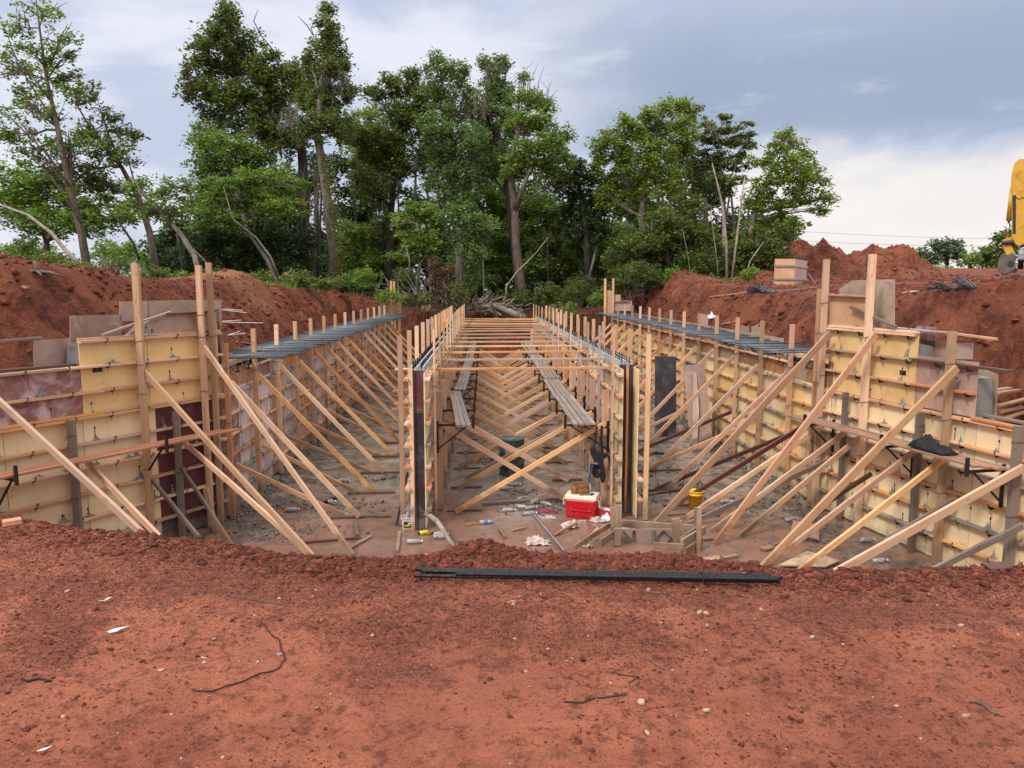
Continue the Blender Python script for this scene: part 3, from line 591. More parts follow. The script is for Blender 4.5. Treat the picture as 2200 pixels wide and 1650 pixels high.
def outer(pl,side,lower,upper,label,first):
    t=thing('wall_formwork',label,'wall formwork',(*pl.O,0)); L=YEND-pl.O[1]
    s=0;k=0
    while s<L-.1:
        b=min(L,s+1.22); panel(pl,s,b,.02,2.50,lower[k%len(lower)] if k>=len(first) else first[k],t)
        panel(pl,s,b,2.50,3.04,upper[k%len(upper)],t); s=b;k+=1
    for z in ROW[:6]: waler(pl,.0,L,z,t,('wood_orange','wood_fresh','wood_splash'))
    waler(pl,1.8,L,2.84,t,('wood_orange','wood_fresh'))
    ties(pl,ROW[:7],.1,L,t,.72,100,1.35,.45)
    # ragged concrete spill along the top of the near panels
    m=MB(); 
    for i in range(60):
        q=random.uniform(.2,7); m.box((0,0,0),(1,1,1),pl.mw(q,3.0-random.uniform(0,.09),.03)@Matrix.Rotation(random.uniform(-.4,.4),4,'Y')@Matrix.Diagonal((random.uniform(.1,.4),.06,random.uniform(.03,.09),1)))
    kind(m.build('concrete_spill','concrete_wet',t),'stuff')
    c=thing('concrete_wall','fresh concrete core inside the '+side+' outer wall form','concrete wall',(*pl.O,0))
    panel(pl,0,L,0,3.0,'concrete_wet',c,off=-.02,t=.30,name='concrete_core')
    panel(pl,0,L,0.02,3.12,'ply_mauve',c,off=-.325,name='back_form_panel')
outer(OL,'left',['ply_streaky','ply_streaky','ply_streaky','ply_orange_streaky','ply_streaky','ply_orange_streaky','ply_orange_streaky'],['ply_stain','ply_orange_streaky','ply_purple','ply_streaky','ply_stain','ply_brown'],'streaky white and purple plywood form along the left outer wall',['ply_purple','ply_streaky'])
outer(OR,'right',['ply_cream','ply_yellow','ply_cream','ply_yellow'],['ply_brown','ply_greybrown','ply_stain','ply_brown'],'yellow plywood form with brown top band along the right outer wall',[])
def centre(pi,po,side,label,endm):
    w=abs(pi.O[0]-po.O[0]); t=thing('wall_formwork',label,'wall formwork',((pi.O[0]+po.O[0])/2,pi.O[1],0)); L=YEND-1-pi.O[1]
    for pl,mm in ((pi,('ply_cream','ply_greybrown','ply_streaky')),(po,('ply_cream','ply_yellow','ply_brown'))):
        s=0;k=0
        while s<L-.1:
            b=min(L,s+1.22); panel(pl,s,b,.02,2.95,mm[k%3] if k else 'ply_cream',t); s=b;k+=1
        for z in ROW[:7]: waler(pl,-.12,L,z,t,('wood_orange','wood_fresh','wood_splash'))
        ties(pl,ROW[:7],.1,L,t,.61,45,1.0,.35)
    # end bulkhead
    x0,x1=sorted((pi.O[0],po.O[0])); y=pi.O[1]
    if side=='left':
        yb=y+.02
        ob('end_panel',boxv(((x0+x1)/2,yb,2.62),(w-.045,.02,.76)),BF,'ply_maroon',t)['label']='maroon upper end panel'
        ob('end_panel',boxv(((x0+x1)/2,yb+.006,1.11),(w-.045,.02,2.2)),BF,'ply_black',t)['label']='blackish lower end panel'
        lumber('end_stud',(x0+.03,y-.035,.0),(x0+.03,y-.035,3.05),.07,.045,'wood_fresh',t,side=(0,1,0)); lumber('end_stud',(x0+.085,y-.02,.0),(x0+.085,y-.02,2.96),.028,.04,'wood_dark',t,side=(0,1,0))
    else:
        yb=y+.5
        ob('end_panel',boxv(((x0+x1)/2,yb,1.5),(w-.05,.02,2.98)),BF,'ply_black',t)['label']='black recessed end panel'
        lumber('end_stud',(x0+.175,yb-.05,.0),(x0+.175,yb-.05,2.98),.05,.045,'wood_orange',t,side=(0,1,0)); lumber('end_stud',(x0+.05,yb-.04,.0),(x0+.05,yb-.04,2.9),.03,.03,'wood_dark',t,side=(0,1,0))
    c=thing('concrete_wall','light grey concrete top with dowel bars on the '+side+' centre wall','concrete wall',((x0+x1)/2,y,0))
    yy0=yb+.02; ob('concrete_core',boxv(((x0+x1)/2,(yy0+y+L)/2,1.50),(w-.04,y+L-yy0,3.0)),BF,'concrete_light',c)
    n=0; rest=MB()
    for q in np.arange(yb-y+.1,L,.23):
        for xx in (-.075,.075):
            A=Vector(((x0+x1)/2+xx,y+q,2.99)); B=A+Vector((random.uniform(-.01,.01),0,.14)); n+=1
            if n<=100:
                m=MB().tube([A,B],.010,6); m.build('dowel_bar','steel_dark',c)
            else: rest.tube([A,B],.010,4)
    kind(rest.build('dowel_bars','steel_dark',c),'stuff')
    # keyway strip: pale foam blocks between the dowels
    for xx in (-.115,0,.115):
        ob('key_strip',boxv(((x0+x1)/2+xx,(yy0+y+L)/2,3.03),(.03,y+L-yy0-.02,.06)),BF,'concrete_light',c)
centre(CLi,CLo,'left','plywood form of the left centre wall with dark maroon end bulkhead','ply_maroon')
centre(CRi,CRo,'right','plywood form of the right centre wall with black end slot','ply_black')
# ---------------------------------------------------------------- posts
def wires(o,A,w,zs,mat='wire_grey'):
    for z in zs:
        m=MB(); h=w/2+.006
        p=Vector((A[0],A[1],z)); c=[p+Vector((-h,-h,0)),p+Vector((h,-h,.01)),p+Vector((h,h,0)),p+Vector((-h,h,-.01)),p+Vector((-h,-h,0))]
        m.tube(c,.006,5); m.tube([c[0],c[0]+Vector((-.02,-.02,-.06)),c[0]+Vector((.0,-.03,-.09))],.004,4); w_=m.build('tie_wire',mat,o)
def post(x,y,z0,z1,w,d,mat,label,group,lean=(0,0),wz=()):
    o=lumber('upright_post',(x,y,z0),(x+lean[0],y+lean[1],z1),w,d,mat,side=(0,1,0),bow=.002); tag(o,label,'post',group)
    if wz:
        for z in wz:
            h=w/2+.005; hd=d/2+.005; m=MB(); 
            L=z-z0; c=[(L,-h,-hd),(L+.01,h,-hd),(L,h,hd),(L-.01,-h,hd),(L,-h,-hd),(L-.07,-h-.015,-hd-.01)]
            m.tube(c,.0065,5); q=m.build('tie_wire','wire_grey',None); q.parent=o
    return o
PY=[14.85+1.83*k for k in range(15)]
for k,y in enumerate(PY):
    yy=y-.05; lab='%s tall upright from the near end along the %s'
    if k==0: continue_l=True
    post(-4.915,yy,.02,3.63 if k else 3.45,.09,.09,'wood_orange' if k<2 else ('wood_fresh','wood_orange')[k%2],lab%(ORD[k],'streaky left outer wall'),'uprights of the left outer wall',wz=(2.75,1.9,1.0) if k<7 else ())
    if k>0 or True: post(6.795,y+(.25 if k==0 else .0)-.2+.2,.02,3.7 if k else 3.6,.09,.09,('wood_fresh','wood_fresh','wood_orange')[k%3],lab%(ORD[k],'yellow right outer wall'),'uprights of the right outer wall',wz=(2.75,1.9,1.0) if k<7 else ())
for k in range(14):
    y=PY[k]
    # thin tall 2x4 and the wide short post beside it, inner faces
    post(-.945,y-.05,.02,3.70,.045,.09,'wood_fresh','%s thin tall upright on the inner side of the left centre wall'%ORD[k].capitalize().lower(),'thin uprights of the left centre wall',wz=(2.6,1.5) if k<5 else ())
    post(-.895,y+.42,.02,2.45,.13,.09,'wood_fresh' if k%3 else 'wood_orange','%s short wide post on the inner side of the left centre wall'%ORD[k],'short posts of the left centre wall',wz=(1.5,) if k<5 else ())
    post(2.52,y-.1,.02,3.68,.045,.09,'wood_fresh','%s thin tall upright on the inner side of the right centre wall'%ORD[k],'thin uprights of the right centre wall',wz=(2.6,1.5) if k<5 else ())
    post(2.46,y+.42,.02,2.45,.13,.09,'wood_fresh' if k%2 else 'wood_orange','%s short wide post on the inner side of the right centre wall'%ORD[k],'short posts of the right centre wall',wz=(1.5,) if k<5 else ())
    post(-1.545,y-.6,.02,3.62,.09,.07,'wood_orange' if k==0 else 'wood_fresh','%s upright on the outer side of the left centre wall'%ORD[k],'outer uprights of the left centre wall')
    post(3.125,y-.45,.02,3.62,.09,.07,'wood_fresh','%s upright on the outer side of the right centre wall'%ORD[k],'outer uprights of the right centre wall')
def wpost(pl,x,y,mat,label,w=.10,z0=0.,off=.145,lean=0.,wz=()):
    s,z=pl.px(x,y,off); p=pl.P(s,0,off); q=post(p.x,p.y,z0+.01,z,w,.09,mat,label,None,lean=(pl.u[0]*lean,pl.u[1]*lean),wz=wz); return q
wpost(WL,290,566,FW,'tall upright standing alone at the middle of the left wing form',.11,wz=(3.6,3.2,2.7,1.4))
wpost(WL,426,570,FW,'left one of the tall pair of uprights at the left corner',.10,wz=(4.0,3.6,2.6,1.4))
wpost(WL,448,564,'wood_orange','right one of the tall pair of uprights at the left corner',.10,wz=(3.6,1.4))
wpost(WL,152,903,'wood_grey','short grey post on the cream panels of the left wing form',.11,wz=(2.2,1.2))
wpost(WL,378,884,'wood_grey','short grey post on the maroon panels of the left wing form',.10,wz=(2.2,1.2,.6))
wpost(WR,1776,557,FW,'tall upright at the right corner with a brace nailed near its middle',.11,wz=(4.2,3.6,2.6,1.4))
wpost(WR,1761,620,'wood_orange','second tall upright just left of the right corner upright',.08,off=.16,wz=(3.6,2.6,1.4))
wpost(WR,1875,546,FW,'tallest upright, rising greyish above the yellow panels of the right wing form',.12,wz=(3.6,2.4,1.4))
wpost(WR,2046,712,FW,'upright in front of the mauve panels of the right wing form',.11,wz=(3.3,2.4,1.2))
wpost(WR,1817,843,'wood_grey','short grey post near the corner of the right wing form',.09,wz=(2.4,1.4,.5))
wpost(WR,1977,886,'wood_grey','short grey post in the middle of the right wing form',.10,wz=(2.2,1.3,.4))
wpost(WR,2190,915,'wood_grey','short grey post at the far right of the right wing form',.13,wz=(2.3,1.2,.3))
o=lumber('upright_post',OL.P(.35,.02,-.1),OL.P(.35,4.1,-.1),.18,.04,'wood_grey',side=(0,1,0)); tag(o,'wide weathered plank standing at the left corner behind the tall pair','post')
o=lumber('corner_post',WL.P(.62,0,.45),WL.P(.72,.85,.35),.09,.09,'wood_orange',side=(0,1,0)); tag(o,'short leaning brown stub before the maroon panels','post')
# ---------------------------------------------------------------- braces
def brace(A,B,label,group=None,mat=None,w=.089,t=.04,side=None):
    o=lumber('brace',A,B,w,t,mat or random.choice(('wood_fresh','wood_fresh','wood_orange')),side=side,bow=.0035); return tag(o,label,'brace',group)
def wbrace(pl,ax,ay,bx,by,label,mat='wood_fresh',off=.19,zf=.03,w=.095):
    s,z=pl.px(ax,ay,off); P=pl.P(s,z,off); d=ray(bx,by); u=np.array([*pl.u,0.]); t=((np.array(P)-CAM)@u)/(d@u); Q=Vector(CAM+d*t)
    D=Q-P; k=(P.z-zf)/(P.z-Q.z) if P.z-Q.z>.1 else 1.; k=min(max(k,.7),1.6); Q=P+D*k
    fz=max(gz(Q.x,Q.y),0)
    return brace(P,Q,label,None,mat,w=.05,t=w,side=(0,0,1))
wbrace(WL,-12,852,285,1128,'long pale brace crossing the left edge of the picture')
wbrace(WL,180,985,322,1132,'yellowish brace under the walkway of the left wing','wood_orange')
wbrace(WL,312,800,655,1176,'long pale brace from the lone upright of the left wing down to the floor')
wbrace(WL,395,950,640,1168,'orange brace low under the left wing walkway','wood_orange')
wbrace(WL,438,745,750,1182,'long pale brace from the tall pair of uprights at the left corner')
wbrace(WL,388,1003,490,1158,'thin grey kicker at the left corner','wood_grey',w=.06)
wbrace(WL,326,1030,420,1145,'short brown kicker behind the dirt lip at left','wood_grey',w=.07)
wbrace(WR,1785,715,1415,1118,'long orange brace from the right corner upright','wood_orange',w=.13)
wbrace(WR,1882,718,1518,1193,'long pale brace from the tallest upright of the right wing',w=.12)
wbrace(WR,2056,790,1636,1222,'long pale brace from the upright before the mauve panels',w=.12)
wbrace(WR,1722,918,1462,1078,'dark wet brace in the right bay near the yellow bucket','wood_dark')
wbrace(WR,1760,920,1462,1120,'pale brace crossing above the yellow bucket')
wbrace(WR,1783,989,1520,1108,'dark brace beside the slab puddle in the right bay','wood_dark')
wbrace(WR,1820,925,1509,1155,'second pale brace under the right walkway')
wbrace(WR,1846,940,1542,1192,'third pale brace under the right walkway')
wbrace(WR,1968,967,1642,1218,'pale brace behind the crossing at the right dirt lip')
wbrace(WR,2032,982,1730,1216,'fourth pale brace from the right walkway, landing on the loose board')
wbrace(WR,2198,1005,1815,1219,'lowest pale brace from the right edge',w=.12)
wbrace(WR,2196,1130,2032,1212,'grey brace stub at the lower right corner of the form','wood_grey')
wbrace(WR,2050,1073,1955,1130,'grey weathered kicker high on the right wing','wood_grey',w=.08)
wbrace(WR,1872,1018,1795,1068,'short dark kicker behind the long pale braces','wood_dark',w=.08)
wbrace(WR,2000,1180,1925,1215,'short hidden kicker by the dirt at right','wood_grey',w=.07) if False else None
for k in range(15):
    y=PY[k]
    brace((-4.87,y+.04,2.62+random.uniform(-.05,.1)),(-2.44,y-.06+random.uniform(-.1,.1),.05),'%s long brace from the near end along the left outer wall'%ORD[k],'long braces of the left outer wall',w=.045,t=.10)
    brace((-4.87,y+.10,1.0+random.uniform(-.08,.12)),(-2.79,y-.10+random.uniform(-.1,.1),.05),'%s low kicker brace from the near end along the left outer wall'%ORD[k],'kicker braces of the left outer wall',mat=random.choice(('wood_orange','wood_orange','wood_fresh')),w=.045,t=.09)
    o=lumber('base_plate',(-3.0,y-.12,.035),(-1.9+random.uniform(-.2,.1),y-.05,.03),.09,.04,'wood_dark',side=(0,0,1)); tag(o,'%s dark flat base board on the floor of the left bay'%ORD[k],'board','base boards in the left bay')
    if k>=1:
        xb=4.02+.04*k if k<6 else 4.25
        brace((6.75,y+.04,2.62+random.uniform(-.05,.1)),(xb,y-.1+random.uniform(-.15,.1),.05),'%s long brace from the near end along the right outer wall'%ORD[k-1],'long braces of the right outer wall',w=.045,t=.10)
        brace((6.75,y+.12,1.25+random.uniform(-.15,.15)),(xb-.25,y-.15+random.uniform(-.15,.1),.05),'%s low kicker brace from the near end along the right outer wall'%ORD[k-1],'kicker braces of the right outer wall',mat=random.choice(('wood_orange','wood_dark','wood_fresh')),w=.045,t=.09)
    o=lumber('base_plate',(3.5,y-.15,.035),(4.7+random.uniform(-.2,.2),y-.05,.03),.09,.04,'wood_dark',side=(0,0,1)); tag(o,'%s dark flat base board on the floor of the right bay'%ORD[k],'board','base boards in the right bay')
for k in range(14):
    y=PY[k]+.55
    brace((-.88,y-.02,1.75+random.uniform(-.08,.08)),(1.75+(.3 if k>0 else 0)+random.uniform(-.1,.1),y+.15,.05),'%s brace in the middle bay sloping down to the right'%ORD[k],'middle bay braces sloping right',w=.045,t=.10)
    y=PY[k]+.15
    brace((2.42,y,1.78+random.uniform(-.08,.08)),(-.57+random.uniform(-.05,.05),y-.05,.05),'%s brace in the middle bay sloping down to the left'%ORD[k],'middle bay braces sloping left',w=.045,t=.10)
    if k>=1:
        brace((-.88,y+.80,1.6+random.uniform(-.1,.1)),(1.9+random.uniform(-.1,.1),y+.95,.05),'%s intermediate brace deep in the middle bay sloping right'%ORD[k-1],'intermediate middle bay braces sloping right',w=.045,t=.09)
        brace((2.42,y+.90,1.6+random.uniform(-.1,.1)),(-.45,y+.80,.05),'%s intermediate brace deep in the middle bay sloping left'%ORD[k-1],'intermediate middle bay braces sloping left',w=.045,t=.09)
    o=lumber('base_plate',(-.75,y+.15,.03),(-.05,y+.18,.03),.07,.035,'wood_grey' if k<3 else 'wood_dark',side=(0,0,1)); tag(o,'%s flat base board at the left of the middle bay'%ORD[k],'board','base boards at the left of the middle bay')
    o=lumber('base_plate',(1.6,y+.7,.03),(2.3,y+.74,.03),.07,.035,'wood_dark',side=(0,0,1)); tag(o,'%s flat base board at the right of the middle bay'%ORD[k],'board','base boards at the right of the middle bay')
    yc=14.93+1.86*k; 
    o=lumber('cross_tie',(-1.02,yc-.02,2.93+random.uniform(-.015,.015)),(2.60,yc-.02,2.945+random.uniform(-.02,.02)),.048,.075,('wood_fresh','wood_fresh','wood_orange')[k%3] if k else FW,side=(0,1,0),bow=.002)
    o.matrix_world=o.matrix_world
    tag(o,'%s cross board from the near end spanning the two centre walls'%ORD[k],'cross board','cross boards spanning the centre walls')
o=lumber('floor_board',(-.05,15.55,.05),(1.6,15.9,.05),.09,.04,'wood_dark',side=(0,0,1)); tag(o,'long dark board lying across the middle bay floor','board')
# ---------------------------------------------------------------- walkways
def bracket(pl,s,z,L,label,group):
    p=pl.P(s,z,.1); t=thing('scaffold_bracket',label,'bracket',p,group)
    MB().bar(pl.P(s,z-.03,.12),pl.P(s,z-.03,L+.05),.04,.04,(0,0,1)).build('arm','steel_dark',t)
    MB().bar(pl.P(s,z-.55,.12),pl.P(s,z-.05,L-.05),.025,.025,(0,0,1)).build('diagonal_strut','steel_dark',t)
    MB().bar(pl.P(s,z-.6,.15),pl.P(s,z+.05,.15),.05,.03,(*pl.u,0)).build('back_plate','steel_dark',t)
    MB().bar(pl.P(s,z-.1,L+.07),pl.P(s,z+.18,L+.07),.05,.035,(*pl.u,0)).build('toe_post','steel_dark',t)
def plank(A,B,w,mat,label,group,t=.038):
    o=lumber('walkway_plank',A,B,w,t,mat,side=(0,0,1),bow=.003); tag(o,label,'plank',group); return o
LW=['innermost','middle','outermost']
for i,off in enumerate((.39,.49,.59)):
    plank(WL.P(5.4,1.88,off),WL.P(.35-.12*i,1.87,off),.095,'wood_wet','%s orange plank of the left wing walkway'%('wall-side','middle','outer')[i],'planks of the left wing walkway')
for i,off in enumerate((.36,.46,.56,.66)):
    plank(WR.P(4.75-.1*i,1.93,off),WR.P(-.15-.1*i,1.90,off),.09,'wood_wet' if i>0 else 'wood_splash','%s plank of the right wing walkway'%('wall-side','second from the wall','third from the wall','outer orange')[i],'planks of the right wing walkway')
for s in (1.75,4.2): bracket(WL,s,1.85,.62,'dark steel bracket under the left wing walkway, %s'%('beside the lone tall upright' if s<2 else 'at the picture edge'),'brackets of the wing walkways')
for s,w in ((.45,'near the corner'),(2.6,'at the black jacket'),(4.4,'at the far right end')): bracket(WR,s,1.88,.72,'dark steel bracket under the right wing walkway, %s'%w,'brackets of the wing walkways')
runsL=[(14.75,-.50,19.9,-.86),(19.7,-.72,24.0,-.66),(23.9,-.70,28.2,-.62),(28,-.62,33,-.60),(33,-.62,38.5,-.6)]
for r,(ya,xa,yb,xb) in enumerate(runsL):
    for i in range(3):
        plank((xa+.105*i,ya+random.uniform(-.03,.03)+(.0 if i else .0),1.83+.045*(r%2)),(xb+.105*i,yb+random.uniform(-.1,.1),1.83+.045*(r%2)),.092,'wood_splash' if r or True else FW,'%s plank of the %s run of the walkway on the left of the middle bay'%(LW[i],ORD[r]),'left walkway planks in the middle bay')
runsR=[(14.75,1.80,18.75,1.80),(18.65,1.79,22.6,1.82),(22.5,1.85,26.8,1.86),(26.7,1.85,31,1.86),(31,1.85,38,1.86)]
RW=['innermost','second','third','outermost']
for r,(ya,xa,yb,xb) in enumerate(runsR):
    for i in range(4):
        plank((xa+.118*i,ya+(.05 if i==3 else 0),1.80+.04*((r+1)%2)+(.0)),(xb+.118*i,yb,1.80+.04*((r+1)%2)),.10,'wood_splash','%s plank of the %s run of the walkway on the right of the middle bay'%(RW[i],ORD[r]),'right walkway planks in the middle bay')
for k in range(0,12,1):
    bracket(CLi,PY[k]-14.0+.35,1.80,.80,'%s dark steel bracket under the left walkway of the middle bay'%ORD[k],'brackets of the middle bay walkways')
    bracket(CRi,PY[k]-14.5+.35,1.78,.95,'%s dark steel bracket under the right walkway of the middle bay'%ORD[k],'brackets of the middle bay walkways')
# ---------------------------------------------------------------- rebar on the outer walls
def barmesh(L,r,name='rebar',ribs=False):
    m=MB(); 
    if ribs:
        pts=[];rad=[]; n=int(L/.016)
        for i in range(n+1): pts.append((i*L/n,0,0)); rad.append(r*(1.0 if i%2 else 1.22))
        m.tube(pts,rad,8)
    else: m.tube([(0,0,0),(L*.5,0,.004),(L,0,0)],r,6)
    me=bpy.data.meshes.new(name); me.from_pydata(m.v,[],m.f); me.materials.append(MATS['steel_rebar']); me.polygons.foreach_set('use_smooth',[True]*len(me.polygons)); return me
RB=[barmesh(q,.0145) for q in (1.42,1.50,1.58)]
def mat(x,y0,y1,step,z,lab,grp):
    y=y0
    while y<y1:
        me=random.choice(RB); a=random.gauss(0,.025); m=Matrix.Translation((x+random.uniform(-.13,.13),y+random.gauss(0,.03),z+random.uniform(0,.05)))@Matrix.Rotation(a,4,'Z')@Matrix.Rotation(random.gauss(0,.008),4,'Y')
        o=link('rebar',me,None,m); tag(o,lab,'rebar',grp); y+=step
mat(-5.45,15.25,40.6,.175,3.10,'dark steel bar in the close row laid across the left outer wall top','bars across the left outer wall')
mat(6.02,15.9,41.5,.178,3.12,'dark steel bar in the close row laid across the right outer wall top','bars across the right outer wall')
# spare cross bits at the near ends
o=lumber('spreader_board',OL.P(-.15,3.02,.12),OL.P(1.9,3.06,.10),.09,.04,'wood_orange',side=(1,0,0)); tag(o,'salmon board nailed along the top of the left outer form at the corner','board')
o=lumber('spreader_board',OR.P(.0,3.05,.10),OR.P(1.5,3.06,.10),.09,.04,'wood_fresh',side=(1,0,0)); tag(o,'salmon board nailed along the top of the right outer form at the corner','board')
for i,(a,b) in enumerate((((478,664),(522,667)),((478,666),(530,672)),((478,690),(518,688)),((478,692),(565,694)),((490,720),(528,716)),((490,720),(515,712)))):
    A=at_y(*a,15.6);B=at_y(*b,15.9); o=MB().tube([A,B],.008,5).build('tie_rod','rod_white'); tag(o,'%s thin whitish tie rod from the top sticking out at the left corner plank'%ORD[i],'tie rod','tie rods at the left corner')
# far wing ends
def far_end():
    t=thing('far_wing_formwork','small far wing form with stepped pinkish panels at the left end','wall formwork',at_y(835,665,40.6))
    for (x0,y0,x1,y1,m) in ((816,645,838,680,'ply_pinkish'),(838,650,862,672,'ply_tan')):
        a=at_y(x0,y0,40.8);b=at_y(x1,y1,40.8); ob('form_panel',boxv(((a.x+b.x)/2,40.8,(a.z+b.z)/2),(abs(b.x-a.x),.04,abs(a.z-b.z))),BF,m,t)
    for i,x in enumerate((840,846.5)):
        a=at_y(x,604,40.5); o=lumber('upright_post',(a.x,40.5,2.2),(a.x,40.5,a.z),.10,.09,FW,side=(0,1,0)); tag(o,('left','right')[i]+' one of the far pair of uprights at the left outer wall end','post')
    a=at_y(857,651,40.5); o=lumber('upright_post',(a.x,40.6,2.2),(a.x,40.6,a.z),.12,.09,'wood_orange',side=(0,1,0)); tag(o,'short far post right of the far left pair','post')
    t=thing('far_wing_formwork','small far wing form with tan and pinkish panels at the right end','wall formwork',at_y(1310,665,41))
    for (x0,y0,x1,y1,m) in ((1298,624,1316,672,'ply_tan'),(1316,633,1333,648,'ply_greybrown'),(1315,647,1357,668,'ply_pinkish')):
        a=at_y(x0,y0,41);b=at_y(x1,y1,41); ob('form_panel',boxv(((a.x+b.x)/2,41,(a.z+b.z)/2),(abs(b.x-a.x),.04,abs(a.z-b.z))),BF,m,t)
    a=at_y(1314,648,40.9);b=at_y(1352,646,40.9); lumber('waler',a,b,.09,.04,'wood_orange',t)
    for i,x in enumerate((1300,1317.5)):
        a=at_y(x,598,40.9); o=lumber('upright_post',(a.x,40.9,2.2),(a.x,40.9,a.z),.11,.09,FW,side=(0,1,0)); tag(o,('left','right')[i]+' one of the far pair of uprights at the right outer wall end','post')
    # back forms seen beyond the right bars
    for i,(x0,y0,x1,y1) in enumerate(((1500,680,1522,702),(1588,706,1608,722),(1616,708,1632,724))):
        a=at_x(x0,y0,7.75); b=at_x(x1,y1,7.75); o=ob('standing_board',boxv((7.75,(a.y+b.y)/2,a.z-.15),(.02,abs(a.y-b.y)*.5+.4,.5)),BF,('ply_pinkish','ply_greybrown','ply_greybrown')[i]); tag(o,('pinkish','larger grey','smaller grey')[i]+' form panel standing up behind the right outer wall','form panel')
    o=ob('back_form',boxv((7.72,29.5,3.02),(.03,20,.36)),BF,'ply_greybrown'); tag(o,'long low grey back form behind the bars of the right outer wall','form panel')
far_end()
# ---------------------------------------------------------------- objects on the floor and the ground
def cooler():
    A=at_z(1212,1112);B=at_z(1280,1118); c=(A+B)/2; d=(B-A); L=d.length; d.normalize(); nb=Vector((-d.y,d.x,0)); W_=.42
    c=c+nb*(W_/2); t=thing('cooler','red cooler with cream lid sitting on the slab, a tan tool pouch on it','cooler',c)
    m=Matrix((d,nb,Vector((0,0,1)))).transposed().to_4x4(); m.translation=c
    h=.37
    def rb(w0,w1,l0,l1,z0,z1,name,mt,par,bev=.03):
        V=[];n=0
        for (l,w,z) in ((l0-bev,w0-bev,z0),(l0,w0,z0+bev),(l1,w1,z1-bev*.6),(l1-bev*.6,w1-bev*.6,z1)):
            r=.045
            for (sx,sy) in ((1,1),(-1,1),(-1,-1),(1,-1)):
                for a in (0,1,2,3):
                    th={(1,1):0,(-1,1):90,(-1,-1):180,(1,-1):270}[(sx,sy)]+a*30
                    V.append((sx*(l/2-r)+r*math.cos(R(th)),sy*(w/2-r)+r*math.sin(R(th)),z))
        Fc=[(i*16+j,i*16+(j+1)%16,(i+1)*16+(j+1)%16,(i+1)*16+j) for i in range(3) for j in range(16)]+[tuple(range(15,-1,-1)),tuple(range(48,64))]
        return ob(name,V,Fc,mt,par,smooth=False,mw=m)
    rb(W_-.04,W_,L-.06,L-.01,0,h,'body','cooler_red',t); lid=rb(W_+.02,W_,L+.015,L,h+.002,h+.085,'lid','cooler_white',t,.02)
    mb=MB(); 
    for x in (-.22,-.1,0,.1,.22): pass
    mb.tube([m@Vector((-L*.36,-W_/2-.004,.19)),m@Vector((-L*.32,-W_/2-.008,.165)),m@Vector((L*.32,-W_/2-.008,.165)),m@Vector((L*.36,-W_/2-.004,.19))],.008,6); mb.build('front_rib','cooler_red',t)
    for sx in (-1,1):
        x=sx*(L/2+.012); mb=MB().tube([m@Vector((x,-.10,h+.02)),m@Vector((x+sx*.025,-.11,h-.03)),m@Vector((x+sx*.03,-.10,h-.13)),m@Vector((x+sx*.03,.10,h-.13)),m@Vector((x+sx*.025,.11,h-.03)),m@Vector((x,.10,h+.02))],.012,6); mb.build('handle','cooler_white',t)
    # pouch
    top=h+.085; p=m@Vector((-.04,.02,top)); t2=thing('tool_pouch','tan leather tool pouch lying open on the cooler lid','tool pouch',p)
    def lump(c,s,rz,mt,nm,par,seed,tp=.75):
        r=random.Random(seed); V=[];N=12
        for i,(q,z) in enumerate(((.86,0),(1.,.25),(1.02,.6),(.95,.85),(tp,1.))):
            for j in range(N): a=2*math.pi*j/N; w=1+r.uniform(-.09,.09); V.append((q*w*abs(math.cos(a))**.7*math.copysign(1,math.cos(a))*s[0],q*w*abs(math.sin(a))**.7*math.copysign(1,math.sin(a))*s[1],z*s[2]))
        Fc=[(i*N+j,i*N+(j+1)%N,(i+1)*N+(j+1)%N,(i+1)*N+j) for i in range(4) for j in range(N)]+[tuple(range(N-1,-1,-1)),tuple(range(4*N,5*N))]
        return ob(nm,V,Fc,mt,par,mw=Matrix.Translation(c)@Matrix.Rotation(rz,4,'Z'))
    lump(p+Vector((.03,0,.002)),(.13,.07,.19),.2,'leather','large_pocket',t2,1); lump(p+Vector((-.13,-.03,.002)),(.07,.05,.15),-.4,'leather','side_pocket',t2,2); lump(p+Vector((.05,-.08,.002)),(.09,.035,.11),.1,'leather','front_pocket',t2,3)
    MB().tube([p+Vector((-.17,0,.15)),p+Vector((-.12,-.02,.20)),p+Vector((.0,-.04,.215)),p+Vector((.12,-.03,.19))],.011,6).build('belt','leather',t2)
    q=m@Vector((.16,-.09,top+.012)); t3=thing('hammer','hammer with dark handle lying on the cooler lid before the pouch','hammer',q)
    MB().tube([m@Vector((-.02,-.15,top+.016)),m@Vector((.2,-.05,top+.018))],.013,7).build('handle','wire_grey',t3); MB().tube([m@Vector((.19,-.10,top+.02)),m@Vector((.23,-.01,top+.022))],.014,7).build('head','steel_dark',t3)
    q=m@Vector((.13,.12,top)); t4=thing('water_bottle','clear bottle with blue cap standing on the cooler behind the pouch','bottle',q)
    MB().lathe([(.03,.002),(.032,.02),(.031,.13),(.014,.17),(.013,.185)],q,14).build('body','bottle_clear',t4,True); MB().lathe([(.015,.186),(.015,.205)],q,12).build('cap','cap_blue',t4)
cooler()
